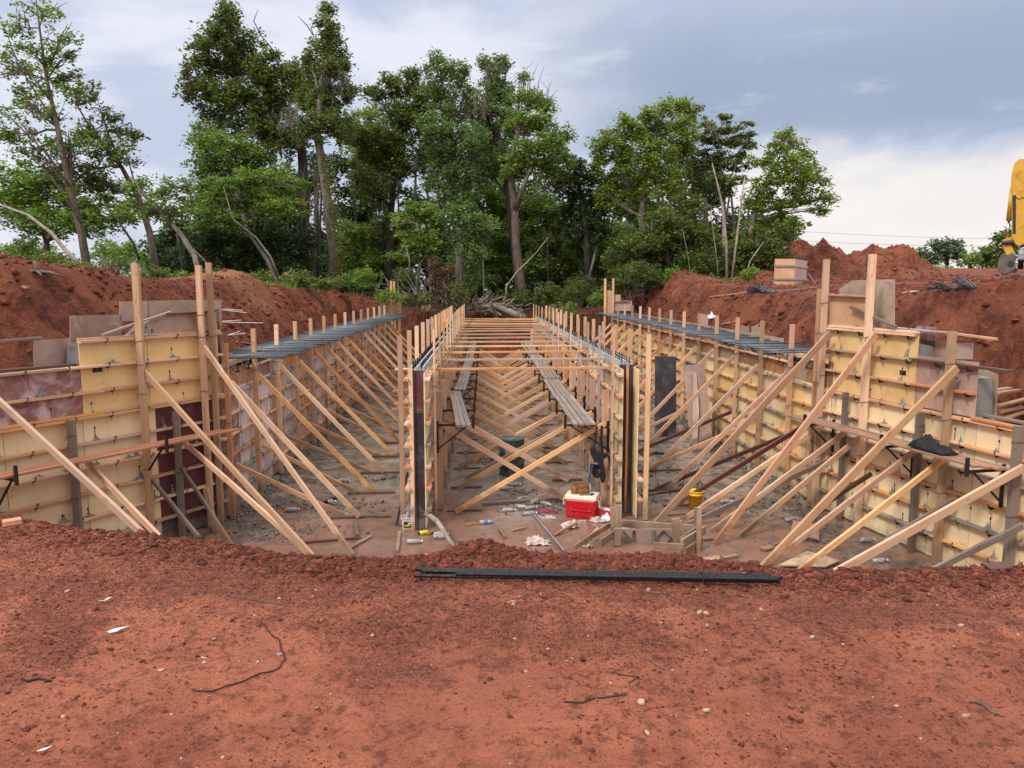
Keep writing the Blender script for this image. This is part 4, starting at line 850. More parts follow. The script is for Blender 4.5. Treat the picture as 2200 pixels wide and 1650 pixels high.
def bottle_at(x,y,rz,label,s=1.,blue=False,mt='bottle_clear',group='plastic bottles littering the slab'):
    p=Vector((x,y,max(.0,.0)+.036*s)); t=thing('plastic_bottle',label,'bottle',p,group)
    Mx=Matrix.Translation(p)@Matrix.Rotation(rz,4,'Z')@Matrix.Rotation(R(90),4,'Y')@Matrix.Scale(s,4)
    MB().lathe([(.027,-.10),(.033,-.095),(.034,-.03),(.031,-.02),(.034,-.01),(.034,.045),(.028,.065),(.014,.09),(.0135,.10)],(0,0,0),14,Mx).build('body',mt,t,True)
    MB().lathe([(.016,.1),(.016,.118)],(0,0,0),10,Mx).build('cap','paper_white' if not blue else 'cap_blue',t)
    if blue: MB().lathe([(.0352,-.03),(.0352,.03)],(0,0,0),14,Mx).build('wrap','cap_blue',t)
bl=[(1044,1123,.1,'bottle with a blue wrap lying alone left of the cooler on the mud',True),(947,1148,.05,'upper of two bottles lying beside the bark-stripped stick',False),(946,1154,.0,'lower of two bottles lying beside the bark-stripped stick',False),
(1120,1072,.8,'bottle leaning at the back of the concrete spill in the middle bay',False),(1105,1042,.1,'bottle by the foot of the green drum',False),(1087,1050,.1,'pale bottle lying in front of the drum',False),(1093,1097,.1,'bottle lying alone on the grey slab left of the litter',False),(1150,1078,.9,'grey cement-caked bottle at the top of the litter heap',False),(1172,1083,-.8,'cement-caked bottle at the right end of the litter heap',False),(1140,1092,.4,'cement-caked bottle in the litter heap middle',False),(1120,1090,-.4,'cement-caked bottle at the left of the litter heap',False),
(1138,1104,.2,'bottle by the red crushed wrapper',False),(1700,1117,.3,'bottle on the wet slab beside the long puddle at right',False),(1890,1206,.15,'bottle at the foot of the grey post at the right dirt lip',False),(1558,1078,.1,'bottle behind the yellow bucket',False),(1470,1008,.2,'first bottle on the grey crumbs in the right bay',False),(1482,1006,.6,'second bottle on the grey crumbs in the right bay',False),(628,1096,.1,'bottle on the wet slab of the left bay',False),(707,1079,.2,'bottle with orange wrap beside a dark pipe in the left bay',False),(737,1033,.5,'first of the bottles among crumbs in the left bay',False),(742,1034,-.5,'second of the bottles among crumbs in the left bay',False),(1863,1161,.1,'bottle by the corner post foot on the right slab',False),(1334,1139,.2,'bottle just behind the low form at the right centre wall',False),(890,1165,.1,'flattened white bottle on the mud left of the stick',False)]
for x,y,a,l,b in bl:
    p=at_z(x,y,.03); bottle_at(p.x,p.y,a,l,1.25,b)
def drum():
    p=at_z(1100,1020); p.y+=.1; t=thing('barrel','green steel drum caked with concrete in the middle bay','barrel',p)
    r=.30; MB().lathe([(r,0),(r+.012,.02),(r,.04),(r,.28),(r+.012,.30),(r,.32),(r,.58),(r+.012,.60),(r,.62),(r,.86),(r+.015,.885),(r-.01,.89),(r-.02,.86),(.01,.855)],p,28).build('body','drum_green',t,True)
    ob('paper_label',boxv((p.x-.12,p.y-.30,.55),(.10,.012,.26)),BF,'concrete_light',t)
drum()
def bucket():
    p=at_z(1498,1098); p.y+=.16; t=thing('bucket','yellow plastic bucket standing behind the braces in the right bay','bucket',p)
    MB().lathe([(.125,0),(.15,.30),(.163,.30),(.163,.32),(.153,.325),(.155,.36),(.166,.362),(.166,.385),(.150,.385),(.122,.03),(.01,.03)],p,28).build('body','bucket_yellow',t,True)
    MB().tube([p+Vector((.166*math.cos(a),.166*math.sin(a)-.01,.33-.18*abs(math.sin(a*.5+.0)))) for a in np.linspace(math.pi,2*math.pi,10)],.004,5).build('bail_handle','wire_grey',t)
bucket()
def pail():
    p=at_z(876,1138); p.y+=.12; t=thing('pail','white square pail with yellow and black label at the left centre wall','pail',p)
    V=[];
    for (w,z) in ((.105,0),(.125,.20),(.135,.20),(.135,.225),(.118,.225),(.10,.01)): V+=[(-w,-w*.85,z),(w,-w*.85,z),(w,w*.85,z),(-w,w*.85,z)]
    Fc=[(i*4+j,i*4+(j+1)%4,(i+1)*4+(j+1)%4,(i+1)*4+j) for i in range(5) for j in range(4)]+[(3,2,1,0),(20,21,22,23)]
    m=Matrix.Translation(p)@Matrix.Rotation(.12,4,'Z'); ob('body',V,Fc,'pail_white',t,mw=m)
    ob('label_black',boxv((-.005,-.101,.09),(.16,.006,.11)),BF,'sticker_black',t,mw=m@Matrix.Rotation(-.0,4,'X')); ob('label_yellow',boxv((-.02,-.105,.075),(.10,.006,.025)),BF,'yellow_bright',t,mw=m); ob('label_white',boxv((.03,-.105,.115),(.08,.006,.03)),BF,'paper_white',t,mw=m)
    MB().tube([m@Vector((.13*math.cos(a),0,.21+.15*math.sin(a))) for a in np.linspace(0,math.pi,12)],.004,5).build('bail_handle','wire_grey',t)
    o=lumber('scrap_board',p+Vector((-.06,0,.05)),p+Vector((.03,.35,.62)),.09,.04,'wood_fresh'); tag(o,'yellowish board end leaning out of the white pail','board')
pail()
p=at_z(910,1144,.03); t=thing('spray_can','bright yellow can lying on the mud before the left centre wall','can',p); Mx=Matrix.Translation(p)@Matrix.Rotation(.5,4,'Z')@Matrix.Rotation(R(90),4,'Y')
MB().lathe([(.036,-.08),(.038,-.07),(.038,.07),(.034,.08)],(0,0,0),16,Mx).build('body','yellow_bright',t,True); MB().lathe([(.03,-.082),(.03,-.10)],(0,0,0),12,Mx).build('end_ring','steel_dark',t)
o=lumber('wood_chip',at_z(920,1147,.02),at_z(934,1138,.03),.05,.02,FW); tag(o,'pale wood chip beside the yellow can','wood scrap')
# stick with bark
pts=[at_y(916,1104,14.05),at_y(926,1110,13.9),at_y(937,1118,13.6),at_y(946,1130,13.35),at_y(955,1143,13.1),at_z(964,1160,.1),at_z(976,1173,.05)]
o=MB().tube(pts,[.055,.05,.048,.045,.042,.04,.03],8).build('stick','bark_pale',smooth=True); tag(o,'crooked pale stick leaning against the left centre wall end','stick')
o=MB().tube([at_y(1147,1107,14.1),at_z(1213,1185,.03)],.03,10).build('steel_pipe','steel_grey'); tag(o,'grey steel pipe propped diagonally before the litter in the middle','pipe')
o=MB().tube([at_y(876,1015,14.9),at_z(852,1128,.03)],.022,6).build('steel_bar','steel_dark'); tag(o,'thin dark bar leaning left of the left centre wall','bar')
o=MB().tube([at_z(676,1087,.05),at_z(722,1070,.05)],.045,8).build('dark_pipe','steel_dark'); tag(o,'short dark pipe lying in the left bay','pipe')
def crumple(name,c,s,mt,label,cat,seed,n=9,z=None):
    r=random.Random(seed); V=[];Fc=[]
    for i in range(n+1):
        for j in range(n+1):
            u=i/n-.5;v=j/n-.5; rr=max(abs(u),abs(v))*2
            V.append((c.x+u*s[0]*(1+.3*r.uniform(-1,1)),c.y+v*s[1]*(1+.3*r.uniform(-1,1)),c.z+(1-rr*.85)*s[2]*(.35+r.random()*.9)+.004))
    for i in range(n):
        for j in range(n): a=i*(n+1)+j; Fc.append((a,a+n+1,a+n+2,a+1))
    o=ob(name,V,Fc,mt); md=o.modifiers.new('s','SOLIDIFY'); md.thickness=.003; return tag(o,label,cat)
crumple('plastic_bag',at_z(1232,1132,.0),(.42,.3,.16),'bag_white','crumpled white plastic bag left of the short stake by the cooler','plastic bag',1)
crumple('plastic_bag',at_z(1285,1120,.0),(.30,.2,.12),'bag_white','thin white plastic bag stretched between stake and red box','plastic bag',2)
crumple('plastic_bag',at_z(1155,1168,.0),(.40,.28,.16),'bag_white','muddy pale plastic bag on the dirt edge in the middle','plastic bag',3)
crumple('plastic_bag',at_z(1260,1172,.0),(.2,.3,.15),'bag_white','pinkish muddy wrap beside the foot of the steel pipe','plastic bag',4)
crumple('plastic_bag',at_z(1303,1118,.0),(.22,.2,.16),'paper_white','white and blue bag under the red carton','plastic bag',5)
crumple('wrapper',at_z(1172,1100,.0),(.45,.2,.05),'red_dark','dark red crushed wrapper in the litter heap','wrapper',6)
crumple('foil_sheet',at_z(1175,1112,.0),(.3,.2,.04),'bag_white','flattened whitish sheet below the red wrapper','wrapper',7)
crumple('rag',at_z(1660,1175,.0),(.3,.15,.06),'cloth_black','black rag on the mud in front of the right slab','rag',8)
crumple('dark_wrap',at_z(1410,975,.0),(.5,.25,.06),'cloth_black','dark torn wrap on the right bay slab','rag',9)
def carton():
    p=at_z(1297,1112); m=Matrix.Translation(p+Vector((0,.1,.09)))@Matrix.Rotation(-.35,4,'Z')@Matrix.Rotation(.15,4,'Y'); t=thing('carton','red drink carton with white panel right of the cooler','carton',p)
    ob('body',boxv((0,0,0),(.34,.26,.15)),BF,'card_red',t,mw=m); ob('white_panel',boxv((.03,-.02,.077),(.22,.16,.004)),BF,'paper_white',t,mw=m); ob('dark_spot',boxv((.0,-.03,.081),(.04,.04,.004)),BF,'sticker_black',t,mw=m)
carton()
# tool belt hanging from the right walkway
def harness():
    p=at_y(1283,985,14.95); t=thing('tool_harness','black tool belt and suspenders hanging from the right walkway plank end','tool belt',p)
    P=lambda x,y,d=0.: at_y(x,y,14.8+d)
    MB().tube([P(1282,915),P(1280,940),P(1277,965),P(1282,980)],[.018,.018,.016,.03],6).build('strap','cloth_black',t)
    MB().tube([P(1293,915),P(1292,945),P(1294,975)],[.028,.026,.03],6).build('strap','cloth_black',t)
    def blob(pts,mt,nm):
        c=[P(*q) for q in pts]; poly=[Vector((v.x,14.74,v.z)) for v in c]; m=MB().prism(poly,(0,.12,0)); o=m.build(nm,mt,t); bv=o.modifiers.new('b','BEVEL'); bv.width=.02; bv.segments=2; return o
    blob([(1267,962),(1274,958),(1280,968),(1296,972),(1303,975),(1302,984),(1296,984),(1297,1000),(1290,1010),(1278,1005),(1275,985),(1270,980)],'cloth_black','belt')
    blob([(1269,995),(1279,996),(1290,1004),(1293,1018),(1285,1027),(1275,1024),(1268,1010)],'cloth_black','side_pouch')
    blob([(1288,1002),(1298,1000),(1301,1020),(1300,1033),(1292,1038),(1289,1025)],'cloth_black','long_pouch')
    MB().tube([P(1301,974,-.05),P(1308,982,-.05),P(1313,1001,-.05)],[.02,.025,.025],6).build('strap','cloth_black',t)
    MB().tube([P(1274,998,-.12),P(1264,1034,-.12)],.016,7).build('hammer_handle','handle_blue',t); MB().tube([P(1268,994,-.12),P(1284,996,-.12)],.018,7).build('hammer_head','steel_grey',t)
    ob('red_mark',boxv(tuple(P(1288,1012,-.13)),(.03,.01,.07)),BF,'red_dark',t)
harness()
# jacket on the right walkway
def jacket():
    s,z=WR.px(2000,955,.55); p=WR.P(s,1.96,.55); r=random.Random(4); V=[];Fc=[];n=14;mm=8
    for i in range(n+1):
        for j in range(mm+1):
            u=i/n-.5;v=j/mm-.5; h=max(0,1-(u*2)**4)*max(0,1-(v*2)**2); q=WR.P(s+u*.75,1.958+h*(.10+.09*math.sin(i*1.7)*math.sin(j*1.1+i)+.08*(u<0))+r.uniform(0,.012),.52+v*.32); V.append(q)
    for i in range(n):
        for j in range(mm): a=i*(mm+1)+j; Fc.append((a,a+mm+1,a+mm+2,a+1))
    o=ob('jacket',V,Fc,'cloth_black',smooth=True); md=o.modifiers.new('s','SOLIDIFY'); md.thickness=.01; tag(o,'black jacket heaped on the right wing walkway planks','jacket')
jacket()
# loose form panels standing in the right bay
a=at_z(1407,937);b=at_z(1452,937); top=at_y(1430,766,a.y+.35).z
def leanpanel(pts,mt,label,y0,y1,t=.02):
    c=[]
    for x,y,w in pts: c.append(at_y(x,y,y0+(y1-y0)*w))
    m=MB().prism(c,(0,t,.0)); o=m.build('loose_form_panel',mt); return tag(o,label,'form panel')
leanpanel([(1407,939,0),(1453,938,0),(1453,766,1),(1407,765,1)],'ply_black','tall black-faced form panel standing in the right bay',22.6,23.0)
leanpanel([(1484,967,0),(1533,962,0),(1514,782,1),(1468,786,1)],'ply_mauve','tall pinkish scuffed form panel leaning in the right bay',20.6,21.3)
leanpanel([(1487,965,0),(1497,965,0),(1502,880,.45),(1496,800,.93),(1490,800,.93)],'ply_pinkish','narrow pale strip leaning on the pinkish panel',20.5,21.2,.015)
p=[at_z(1735,1135),at_z(1765,1145)]
leanpanel([(1700,1142,0),(1760,1160,0),(1758,1128,1),(1705,1118,1)],'ply_brown','small brown plywood piece leaning on the right slab',12.9,13.1)
# boards & plates on the right mud
def flatply(pts,mt,label,t=.02,z=.04):
    o=MB().prism([at_z(x,y,z) for x,y in pts],(0,0,t)).build('plywood_sheet',mt); return tag(o,label,'plywood')
flatply([(1672,1216),(1735,1186),(1805,1206),(1775,1219)],'ply_tan','flat tan plywood piece on the mud at the right dirt lip')
def fl(x0,y0,x1,y1,w,mt,label,z=.03,t=.04,nm='floor_board',zb=None): o=lumber(nm,at_z(x0,y0,z),at_z(x1,y1,zb if zb is not None else z),w,t,mt,side=(0,0,1)); return tag(o,label,'board')
fl(1500,1206,1550,1198,.15,'wood_orange','wet orange block under the brace feet at the low form'); fl(1548,1200,1583,1193,.08,'wood_orange','wet orange board end right of the orange block')
fl(1638,1180,1682,1168,.14,'wood_orange','thick orange board lying on the mud in the right bay'); fl(1660,1172,1705,1150,.06,'wood_splash','pale edge board behind the thick orange board',z=.06)
fl(1376,1064,1468,1050,.09,'wood_dark','dark wet board lying along the right bay near the centre wall'); fl(1425,1085,1500,1083,.09,'wood_dark','dark board behind the yellow bucket foot')
fl(1508,1158,1530,1156,.12,'wood_dark','short dark block beside the low form stakes'); fl(853,1185,859,1143,.06,'stake_wood','pale stake lying upright on the mud left of the pail')
fl(750,1178,798,1152,.06,'wood_splash','grey stick board at the brace foot in the left bay'); fl(762,1118,768,1150,.07,'wood_grey','short grey board on the left bay mud')
fl(655,1165,775,1155,.04,'wood_dark','thin dark strip on the mud of the left bay'); fl(1260,1160,1285,1135,.07,FW,'orange stake leaning at the white bags',zb=.25)
fl(1073,1135,1085,1155,.05,'wood_splash','short wood scrap beyond the dirt heap'); fl(1100,1140,1130,1133,.03,'wood_fresh','thin wood strip beside the litter')
fl(1190,1150,1240,1122,.05,'wood_orange','orange board end by the plastic bags',zb=.12); fl(1000,1128,1023,1124,.03,'wood_fresh','short lath on the mud left of the blue-wrapped bottle')
# scaffold ends sticking out left/right of the centre walls
for i,(x,y) in enumerate(((868,795),(864,842),(868,868),(862,880))):
    a=at_x(x,y,-1.62); o=lumber('waler_end',(-1.36,a.y+.2,a.z),(-1.78,a.y-.05,a.z+.02),.09,.04,('wood_fresh','wood_splash','wood_orange','wood_orange')[i]); tag(o,'%s board end from the top poking out left of the left centre wall'%ORD[i],'board','board ends left of the left centre wall')
# low form at the toe (stakes, boards, diamond panel)
def toe():
    t=thing('footing_formwork','weathered low footing form with stakes and boards at the toe of the right centre wall','footing formwork',at_z(1400,1180))
    def q(x,y,Y): return at_y(x,y,Y)
    Y=13.0
    def bd(x0,y0,x1,y1,Y0,Y1,w,th,mt,nm='form_board',label=None):
        o=lumber(nm,q(x0,y0,Y0),q(x1,y1,Y1),w,th,mt,t,side=(0,1,0))
        if label: o['label']=label
    bd(1318,1090,1320,1175,13.25,13.25,.12,.05,'stake_wood','stake'); bd(1330,1085,1328,1172,13.2,13.2,.10,.05,'stake_wood','stake'); bd(1327,1135,1326,1172,12.9,12.9,.12,.06,'wood_grey','stake')
    bd(1451,1114,1456,1170,12.9,12.9,.14,.05,'stake_wood','stake'); bd(1462,1118,1469,1170,12.85,12.85,.035,.06,'stake_wood','stake')
    bd(1503,1090,1498,1212,12.6,12.6,.08,.06,'stake_wood','stake'); bd(1496,1090,1494,1130,12.8,12.8,.06,.05,'wood_grey','stake'); bd(1466,1160,1470,1200,12.3,12.3,.05,.10,'wood_grey','stake')
    bd(1336,1124,1500,1136,13.6,13.3,.13,.045,'stake_wood'); bd(1365,1133,1450,1135,13.55,13.5,.06,.04,'wood_splash')
    bd(1405,1172,1470,1176,12.35,12.2,.12,.04,'stake_wood'); bd(1464,1168,1514,1138,12.25,13.0,.15,.045,'stake_wood'); bd(1470,1186,1508,1162,12.2,12.9,.13,.04,'stake_wood'); bd(1462,1158,1498,1132,12.7,13.4,.05,.04,'wood_splash')
    bd(1235,1176,1322,1120,12.4,13.5,.09,.04,'stake_wood'); bd(1290,1168,1330,1140,12.5,13.1,.14,.03,'wood_splash')
    o=MB().prism([q(1334,1137,13.1),q(1446,1137,13.1),q(1446,1190,13.1),q(1334,1190,13.1)],(0,.03,0)).build('face_panel','ply_mauve',t); o['label']='muddy plywood face panel with dark diamond marks'
    m=MB()
    for cx in (1426,1338):
        c=[(cx-17,1157),(cx,1141),(cx+17,1157),(cx,1174)]
        for i in range(4):
            if cx==1338 and i in (0,3): continue
            m.bar(q(*c[i],13.07),q(*c[(i+1)%4],13.07),.028,.012,(0,1,0))
    for x in (1362,1405): m.bar(q(x,1140,13.075),q(x,1172,13.075),.05,.008,(0,1,0))
    m.build('diamond_mark','ply_black',t)
    bd(1252,1118,1254,1180,12.9,12.9,.12,.05,'stake_wood','stake')
toe()
# rebar bundle on the foreground
def bundle():
    for i,((x0,y0),(x1,y1),z) in enumerate((((893,1223),(1655,1236),.0),((890,1237),(1676,1249),.0),((905,1227),(1680,1241),.0),((980,1233),(1672,1245),.03))):
        A=at_z(x0,y0,Z0+.03+z*.5);B=at_z(x1,y1,Z0+.03+z*.5); L=(B-A).length; me=barmesh(L,.0098,'rebar',True); me.materials[0]=MATS['steel_black']
        o=link('rebar',me,None,basis(A,B)); tag(o,'%s black ribbed steel bar in the small bundle on the foreground dirt'%('back','front','middle','top')[i],'rebar','bundle on the foreground dirt')
    c=at_z(1512,1236,Z0+.06); o=MB().tube([c+Vector((-.01,-.03,-.02)),c+Vector((0,-.02,.02)),c+Vector((.01,.03,.02)),c+Vector((.0,.04,-.01)),c+Vector((-.03,.0,.025)),c+Vector((.03,-.02,.03))],.003,5).build('binding_wire','wire_black'); tag(o,'thin wire tie around the rebar bundle','wire')
bundle()
def onground(x,y,dz=0.):
    d=ray(x,y); t=1.5*np.exp(np.arange(2600)*.0019); p=CAM+d[None]*t[:,None]
    k=np.nonzero(p[:,2]<ground_z(p[:,0],p[:,1])+dz)[0]
    return Vector(p[k[0] if len(k) else -1])
def gtube(px,r,name,mt,label,cat,n=5,lift=.006,k=4):
    P=[]
    for i in range(len(px)-1):
        for j in range(k): u=j/k; P.append((px[i][0]*(1-u)+px[i+1][0]*u,px[i][1]*(1-u)+px[i+1][1]*u))
    P.append(px[-1]); pts=[at_z(x,y,Z0) for x,y in P]; pts=[Vector((p.x,p.y,gz(p.x,p.y)+lift)) for p in pts]
    o=MB().tube(pts,r,n).build(name,mt,smooth=True); return tag(o,label,cat)
gtube([(562,1342),(585,1365),(600,1380),(607,1400),(613,1420),(600,1438),(560,1455),(500,1475),(455,1492),(412,1490)],.003,'wire','wire_black','long curved dark wire lying on the left foreground dirt','wire')
gtube([(1212,1508),(1250,1512),(1275,1500),(1310,1496),(1345,1494)],.0035,'twig','bark_dark','dark curved root lying on the right foreground dirt','twig'); gtube([(1315,1445),(1345,1452),(1372,1455),(1350,1470)],.0022,'twig','bark_dark','thin forked dark twig above the curved root','twig')
gtube([(2083,1510),(2120,1522),(2156,1539)],.0042,'twig','bark_twig','straight brown twig at the right foreground edge','twig'); gtube([(1378,1273),(1410,1278),(1437,1284)],.0028,'twig','bark_twig','thin brown twig below the rebar bundle','twig')
gtube([(45,1462),(60,1466),(85,1462),(110,1466)],.005,'twig','bark_dark','short dark stick in the left foreground','twig'); gtube([(522,1284),(560,1292),(605,1300)],.0026,'twig','bark_twig','small brown twig left of the bundle','twig'); gtube([(1395,1420),(1412,1432),(1428,1441)],.003,'twig','bark_twig','tiny twig right of the middle foreground','twig')
def stone(x,y,s,label,mt='stone_pale',seed=0,flat=.6):
    p=onground(x,y); r=np.random.default_rng(seed); V=[]; s=s*.78; v=ICV*(1+r.uniform(-.4,.4,(12,1)))*np.array([s,s*.8,s*flat])+np.array(p)+np.array([0,0,s*.25]); o=ob('stone',v,[tuple(f) for f in ICF],mt); bv=o.modifiers.new('b','BEVEL'); bv.width=s*.18; bv.segments=2; return tag(o,label,'stone','loose stones in the foreground')
for i,(x,y,s,l,mt) in enumerate([(1503,1318,.022,'left of two pale stones below the rebar bundle','stone_pale'),(1517,1319,.024,'right of two pale stones below the rebar bundle','stone_pale'),(1497,1268,.013,'small pale stone right under the rebar bundle','stone_pale'),(600,1286,.014,'whitish stone in the left middle foreground','stone_pale'),(548,1323,.013,'pale stone just above the curved wire end','stone_pale'),(144,1272,.022,'flat pale stone at the left foreground','stone_pale'),(1130,1445,.016,'pale chip in the centre foreground','stone_pale'),(1590,1392,.014,'dark stone right of centre foreground','soil_clod'),(1652,1449,.014,'round dark clod at the right foreground','soil_clod'),(1102,1300,.016,'pale flat stone right of the left twig','stone_pale'),(2065,1345,.022,'brown stone at the right foreground','stone_pale'),(1950,1387,.016,'purplish stone at the right foreground','soil_clod'),(1325,1276,.018,'dark clod below the bundle','soil_clod'),(1410,1413,.018,'dark clod in the right middle foreground','soil_clod'),(352,1530,.018,'dark clod in the left lower foreground','soil_clod'),(2075,1540,.02,'pale stone at the twig in the right corner','stone_pale'),(600,1408,.02,'brown stone touching the curved wire','stone_pale'),(1172,1408,.02,'reddish stone in the centre foreground','soil_clod'),(985,1392,.014,'dark clod in the centre','soil_clod'),(1745,1370,.016,'tan stone below the bar ends','stone_pale')]): stone(x,y,s,l,mt,i)
def scrapflat(x,y,s,label,mt='paper_white'):
    p=onground(x,y); r=random.Random(x); V=[(p.x+s*a+r.uniform(-.2,.2)*s,p.y+s*b*1.2,p.z+.012+r.random()*s*.5) for a,b in ((-1.,-.9),(-.3,-.2),(.2,.4),(1.1,.9),(.7,-.1),(.1,-.6),(-.5,-.9))]; o=ob('paper_scrap',V,[tuple(range(7))],mt); md=o.modifiers.new('s','SOLIDIFY'); md.thickness=.002; return tag(o,label,'paper scrap')
scrapflat(253,1358,.032,'white paper scrap lying alone in the left foreground'); scrapflat(227,1295,.022,'small whitish scrap above the white paper'); scrapflat(95,1617,.016,'tiny whitish scrap in the lower left corner')
o=lumber('wood_block',onground(6,1131)+Vector((0,0,.02)),onground(46,1124)+Vector((0,0,.02)),.07,.038,'wood_orange'); tag(o,'short orange wood block on the dirt at the left edge','wood block')
o=lumber('wood_block',onground(2118,1222)+Vector((0,0,.0)),onground(2160,1226)+Vector((0,0,.02)),.10,.035,'wood_dark'); tag(o,'dark flat wood block half buried at the right lip','wood block')
# ---------------------------------------------------------------- plateau objects
def formbox():
    Y=33.; a=at_y(1663,607,Y);b=at_y(1706,607,Y); zt=at_y(1663,556,Y).z; z0=a.z-.15
    c=at_y(1732,601,Y*1.075); t=thing('plywood_box_form','tan and pinkish plywood box form with board bands on the red plateau','box form',(a.x,a.y,z0))
    u=Vector((b.x-a.x,b.y-a.y,0)); v=Vector((c.x-b.x,c.y-b.y,0)); H_=zt-z0
    A=Vector((a.x,a.y,z0));B=Vector((b.x,b.y,z0)); Cc=B+v; D=A+v
    def wall(p,q,n,mt): th=n.normalized()*-.03; return MB().prism([p,q,q+Vector((0,0,H_)),p+Vector((0,0,H_))],th).build('side_panel',mt,t)
    nf=Vector((u.y,-u.x,0)); nr=Vector((v.y,-v.x,0)); wall(A,B,nf,'ply_tan'); wall(B,Cc,nr,'ply_pinkish'); wall(Cc,D,-nf,'ply_tan'); wall(D,A,-nr,'ply_tan')
    for k in (.26,.74):
        z=Vector((0,0,H_*k)); lumber('band_board',A+z+nf.normalized()*.03,B+z+nf.normalized()*.03,.045,.09,'wood_splash',t,side=(0,0,1)); lumber('band_board',B+z+nr.normalized()*.03,Cc+z+nr.normalized()*.03,.045,.09,'ply_pinkish',t,side=(0,0,1))
    s=Cc+Vector((.05,0,H_*.55)); o=lumber('prop_board',s,s+Vector((.35,-.2,-H_*.5)),.05,.04,'stake_wood'); tag(o,'thin prop leaning on the right side of the box form','prop')
formbox()
def hay(pts,Y,label,mt='bag_tarp',h=.35,n=26,name='rebar_tangle'):
    m=MB()
    (x0,y0),(x1,y1)=pts
    for i in range(n):
        u=random.random(); a=onground(x0+(x1-x0)*u*.35+random.uniform(-6,6),(y0+y1)/2+random.uniform(-3,2)); b=onground(x0+(x1-x0)*(.55+.45*random.random()),(y0+y1)/2+random.uniform(-2,3))
        c=(a+b)/2+Vector((0,0,random.uniform(.05,h))); m.tube([a+Vector((0,0,.05+random.uniform(0,h*.7))),c,b+Vector((0,0,.05))],.014,5)
    o=m.build(name,mt); return tag(o,label,'rebar')
hay(((1603,628),(1668,632)),27,'bundle of grey steel bars piled on the red plateau','steel_rebar',.32)
hay(((1985,628),(2060,622)),20,'dark tangle of bars and boards on the right bank crest','steel_dark',.25,18)
hay(((2040,632),(2100,612)),20,'second dark tangle of bars further right on the bank crest','steel_rebar',.3,12)
def gl(x0,y0,x1,y1,w,t_,mt,label,dz=.05,nm='loose_board'):
    o=lumber(nm,onground(x0,y0)+Vector((0,0,dz)),onground(x1,y1)+Vector((0,0,dz)),w,t_,mt,side=(0,0,1)); return tag(o,label,'board')
gl(1525,640,1605,631,.06,.04,'wood_fresh','thin board pointing at the steel bundle on the plateau'); gl(1670,629,1755,620,.04,.03,'wood_splash','thin strip on the plateau before the tall uprights')
gl(1945,632,1968,628,.25,.03,'ply_pinkish','pinkish plywood scrap on the right bank crest')
gl(1552,699,1585,692,.09,.04,FW,'short board on the bank behind the right bars'); gl(1618,708,1632,700,.05,.04,FW,'small board end behind the right bars')
gl(590,652,602,662,.14,.02,'ply_pinkish','pinkish plywood scrap on the left bank'); gl(505,738,535,742,.15,.03,'wood_orange','orange board scrap behind the left form'); gl(495,722,514,736,.05,.03,'wood_splash','thin lath lying behind the left form')
gl(1998,632,2040,618,.06,.04,'wood_grey','grey board in the tangle on the bank crest')
for i,(x0,y0,x1,y1) in enumerate(((2140,846,2190,838),(2140,872,2215,854),(2145,885,2210,872),(2150,902,2215,880),(2140,838,2170,834))):
    A=at_y(x0,y0,12.+i*.1);B=at_y(x1,y1,13.2); o=lumber('loose_board',A,B,.09,.04,FW if i%2 else 'wood_fresh'); tag(o,'%s from the top of the loose boards sticking out behind the right wing'%ORD[i],'board','loose boards behind the right wing')
p=onground(930,690); o=ob('white_block',boxv(tuple(at_y(927,691,43.)),(.42,.15,.28)),BF,'paper_white'); tag(o,'small white sheet on the red bank beyond the left bay','sheet')
p=onground(1529,688); crumple('rag',p+Vector((0,0,.05)),(.35,.3,.3),'paper_white','white rag lying behind the right wall bars','rag',12)
p=onground(48,622); o=ob('stump_scrap',boxv((p.x,p.y,p.z+.05),(.22,.1,.05)),BF,'stone_pale'); tag(o,'pale wood chip high on the left bank','wood scrap')
o=MB().tube([at_y(1180,658,46),at_y(1195,659,46)],.12,10).build('drain_pipe','pvc_green'); tag(o,'short green pipe end at the dark wood edge','pipe')
for i,(x,y,s) in enumerate(((1008,900,1),)): pass
